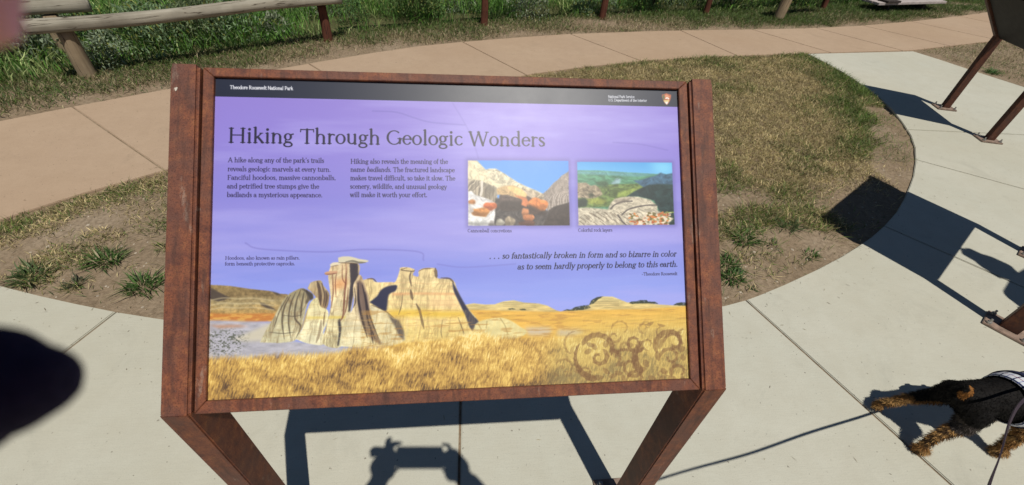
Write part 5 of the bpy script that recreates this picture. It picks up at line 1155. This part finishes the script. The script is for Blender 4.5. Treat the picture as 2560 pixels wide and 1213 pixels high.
# hands: left holds the lens end of the phone, right the far end
def hand(wr, cen, inner, rt, fl, th):
    capsule(bm, wr, cen, .031, .027, 12, 4)
    k_ = -inner
    capsule(bm, cen+RT*k_*.028-UP*.016, cen+RT*k_*.004+UP*.020, .033, .031, 14, 5); capsule(bm, cen-UP*.030, cen+UP*.024, .027, .024, 12, 4); capsule(bm, cen-UP*.030, cen+UP*.020-RT*.012*inner*-1, .022, .020, 12, 4)
    for i_, f_ in enumerate(fl): finger(bm, cen+(f_[0]-cen)*.35, f_, .0138 if i_ == 0 and inner > 0 else .0085)
    finger(bm, cen-UP*.01, th, .0105)
Lc = cam_l(-.040, -.004, -.056); Rc = cam_l(.176, -.010, -.056)
hand(Lw, Lc, 1, RT, [[cam_l(-.050, .020, -.030), cam_l(-.055, .030, -.005), cam_l(-.0605, .033, .020), cam_l(-.0598, .0272, .044)],
                     [cam_l(-.040, .022, -.030), cam_l(-.030, .036, -.014), cam_l(-.006, .040, -.011)], [cam_l(-.048, .028, -.034), cam_l(-.040, .042, -.020), cam_l(-.020, .046, -.018)],
                     [cam_l(-.052, -.005, -.004), cam_l(-.040, -.022, .000), cam_l(-.026, -.033, -.002)],
                     [cam_l(-.052, -.040, -.010), cam_l(-.038, -.052, -.006), cam_l(-.022, -.056, -.006)]],
     [cam_l(-.040, -.030, -.035), cam_l(-.018, -.022, -.026)])
hand(Rw, Rc, -1, RT, [[cam_l(.172, .020, -.030), cam_l(.160, .034, -.014), cam_l(.140, .036, -.012)],
                      [cam_l(.170, .004, -.012), cam_l(.158, .002, .002), cam_l(.138, .000, -.001)],
                      [cam_l(.168, -.022, -.010), cam_l(.156, -.030, -.001), cam_l(.136, -.034, -.003)],
                      [cam_l(.166, -.046, -.016), cam_l(.152, -.056, -.008), cam_l(.134, -.056, -.008)]],
     [cam_l(.152, -.028, -.034), cam_l(.128, -.018, -.026)])
o = link('body', fuse(bm, .005, 2), M_SKIN, person, True); o.location = -B0
garment(torso+[(Ls, Le, .052, .044), (Le, Le.lerp(Lw, .35), .044, .040), (Rs, Re, .052, .044), (Re, Re.lerp(Rw, .35), .044, .040)], .009, 'shirt', M_SHIRT, person)
garment(legs+[torso[0]], .010, 'trousers', M_JEANS, person)
bm = bmesh.new(); capsule(bm, hd+Vector((0, -.03, .05)), hd+Vector((0, -.005, .055)), .095, .090, 20, 6); capsule(bm, hd+Vector((0, -.055, 0)), hd+Vector((0, -.05, -.04)), .075, .06, 16, 5)
o = link('hair', fuse(bm, .007, 2), M_HAIR, person, True); o.location = -B0
# phone: the picture is taken from its lens
ph = thing('phone', 'black phone held sideways in both hands, seen only as a shadow', 'phone', tuple(cam_l(.058, -.012, -.008)))
bm = bmesh.new(); A3 = [[bm.verts.new(cam_l(x, y, z)-Vector(ph.location)) for x, y in ((-.024, -.050), (.138, -.050), (.138, .026), (-.024, .026))] for z in (-.0125, -.0035)]
bm.faces.new(A3[0][::-1]); bm.faces.new(A3[1]); [bm.faces.new((A3[0][i], A3[0][(i+1) % 4], A3[1][(i+1) % 4], A3[1][i])) for i in range(4)]
bevel(bm, .003, 3); obj('phone_case', bm, plain('black_phone_case', (.02, .02, .022), .5, .4), ph)
bm = cyl(bmesh.new(), cam_l(0, 0, -.0034)-Vector(ph.location), cam_l(0, 0, -.0012)-Vector(ph.location), .006, .0055, 20); obj('lens', bm, plain('lens_glass', (.01, .01, .015), .1, .8), ph)

# padded dark loop hanging a hand's breadth from the lens at the left
bm = bmesh.new()
prof = [(-.125, -.0275, .0165), (-.105, -.0265, .0155), (-.090, -.0250, .0140), (-.0815, -.0235, .0120), (-.0768, -.0225, .0095)]
for (x, y, r_), (x2, y2, r2) in zip(prof[:-1], prof[1:]): capsule(bm, cam_l(x, y, .070), cam_l(x2, y2, .070), r_*.66, r2*.66, 18, 6)
capsule(bm, cam_l(-.12, -.0200, .070), cam_l(-.083, -.0200, .070), .0085, .0068, 14, 4); capsule(bm, cam_l(-.125, -.040, .070), cam_l(-.088, -.0285, .070), .0095, .0070, 14, 4)
m = Mat('dark_navy_fleece', .95, .1); P_ = m.coord('Object'); nn = m.noise(P_, 500, 4, .7); m.base(m.mix(nn, (.010, .009, .022), (.045, .038, .085))); m.bump(nn, .8, .002)
o = link('padded_strap', fuse(bm, .0016, 3), m.m, None, True); tag(o, 'out of focus dark navy padded loop poking in at the left edge', 'strap')

# second visitor reading the sign at the right, outside the picture; the cap's shadow falls on the patio
C0 = Vector((3.235, .335, 0)); fwd = Vector((-.45, .89, 0)).normalized(); rt = Vector((fwd.y, -fwd.x, 0))
p2 = thing('person', 'visitor in a peaked cap whose head shadow falls beside the right sign', 'person', tuple(C0))
bm = bmesh.new(); hips = C0+Vector((0, 0, .93)); chest = hips+Vector((0, 0, .32)); neck = hips+Vector((0, 0, .53))+fwd*.03; hd = neck+Vector((0, 0, .115))+fwd*.045
torso = [(hips-rt*.05, hips+rt*.05, .12, .12), (hips, chest, .12, .125), (chest-rt*.06, chest+rt*.06, .11, .11), (chest+Vector((0, 0, .05)), neck-Vector((0, 0, .04)), .11, .06)]
arms = []; legs = []
for s_ in (-1, 1):
    sh = neck+rt*s_*.18-Vector((0, 0, .09)); el = sh+rt*s_*.05-Vector((0, 0, .28)); wr = el+fwd*.14-Vector((0, 0, .19)); torso.append((neck+rt*s_*.03-Vector((0, 0, .07)), sh, .055, .05)); arms += [(sh, el, .046, .037), (el, wr, .036, .025)]
    pc_ = wr+fwd*.03-Vector((0, 0, .06)); capsule(bm, wr, pc_, .025, .024, 12, 4)
    for k in range(4): q = pc_+fwd*(k*.017-.028); finger(bm, q, [q-Vector((0, 0, .045)), q-Vector((0, 0, .075))+rt*s_*-.012, q-Vector((0, 0, .092))+rt*s_*-.028], .0085)
    finger(bm, pc_+fwd*.02, [pc_+fwd*.045-Vector((0, 0, .02)), pc_+fwd*.05-Vector((0, 0, .05))], .010)
    hp = hips+rt*s_*.085-Vector((0, 0, .05)); kn = hp+fwd*.02-Vector((0, 0, .40)); an = Vector((hp.x, hp.y, .09)); legs += [(hp, kn, .08, .055), (kn, an, .053, .036)]; capsule(bm, an-Vector((0, 0, .05))-fwd*.03, an+fwd*.15-Vector((0, 0, .06)), .037, .03, 12, 4)
for a, b, r0, r1 in torso+arms+legs: capsule(bm, a, b, r0, r1, 16, 5)
capsule(bm, neck-Vector((0, 0, .03)), hd-Vector((0, 0, .04)), .05, .048, 14, 4); head(bm, hd, fwd+Vector((0, 0, -.35)))
o = link('body', fuse(bm, .006, 2), M_SKIN, p2, True); o.location = -C0
garment(torso+arms[:1]+arms[2:3], .011, 'shirt', plain('red_shirt', (.25, .05, .05), .9, .1, 30, .2), p2); garment(legs+[torso[0]], .010, 'trousers', M_JEANS, p2)
bm = bmesh.new(); capsule(bm, hd+Vector((0, 0, .055))-fwd*.01, hd+Vector((0, 0, .06))+fwd*.01, .092, .088, 20, 6)
for k in range(9):
    a = (k-4)*.12; capsule(bm, hd+Vector((0, 0, .045))+fwd*.07+rt*math.sin(a)*.12, hd+Vector((0, 0, .028))+fwd*(.185-.06*abs(a))+rt*math.sin(a)*.11, .008, .005, 10, 3)
o = link('cap', fuse(bm, .006, 2), plain('dark_cap', (.03, .04, .08), .9, .1), p2, True); o.location = -C0
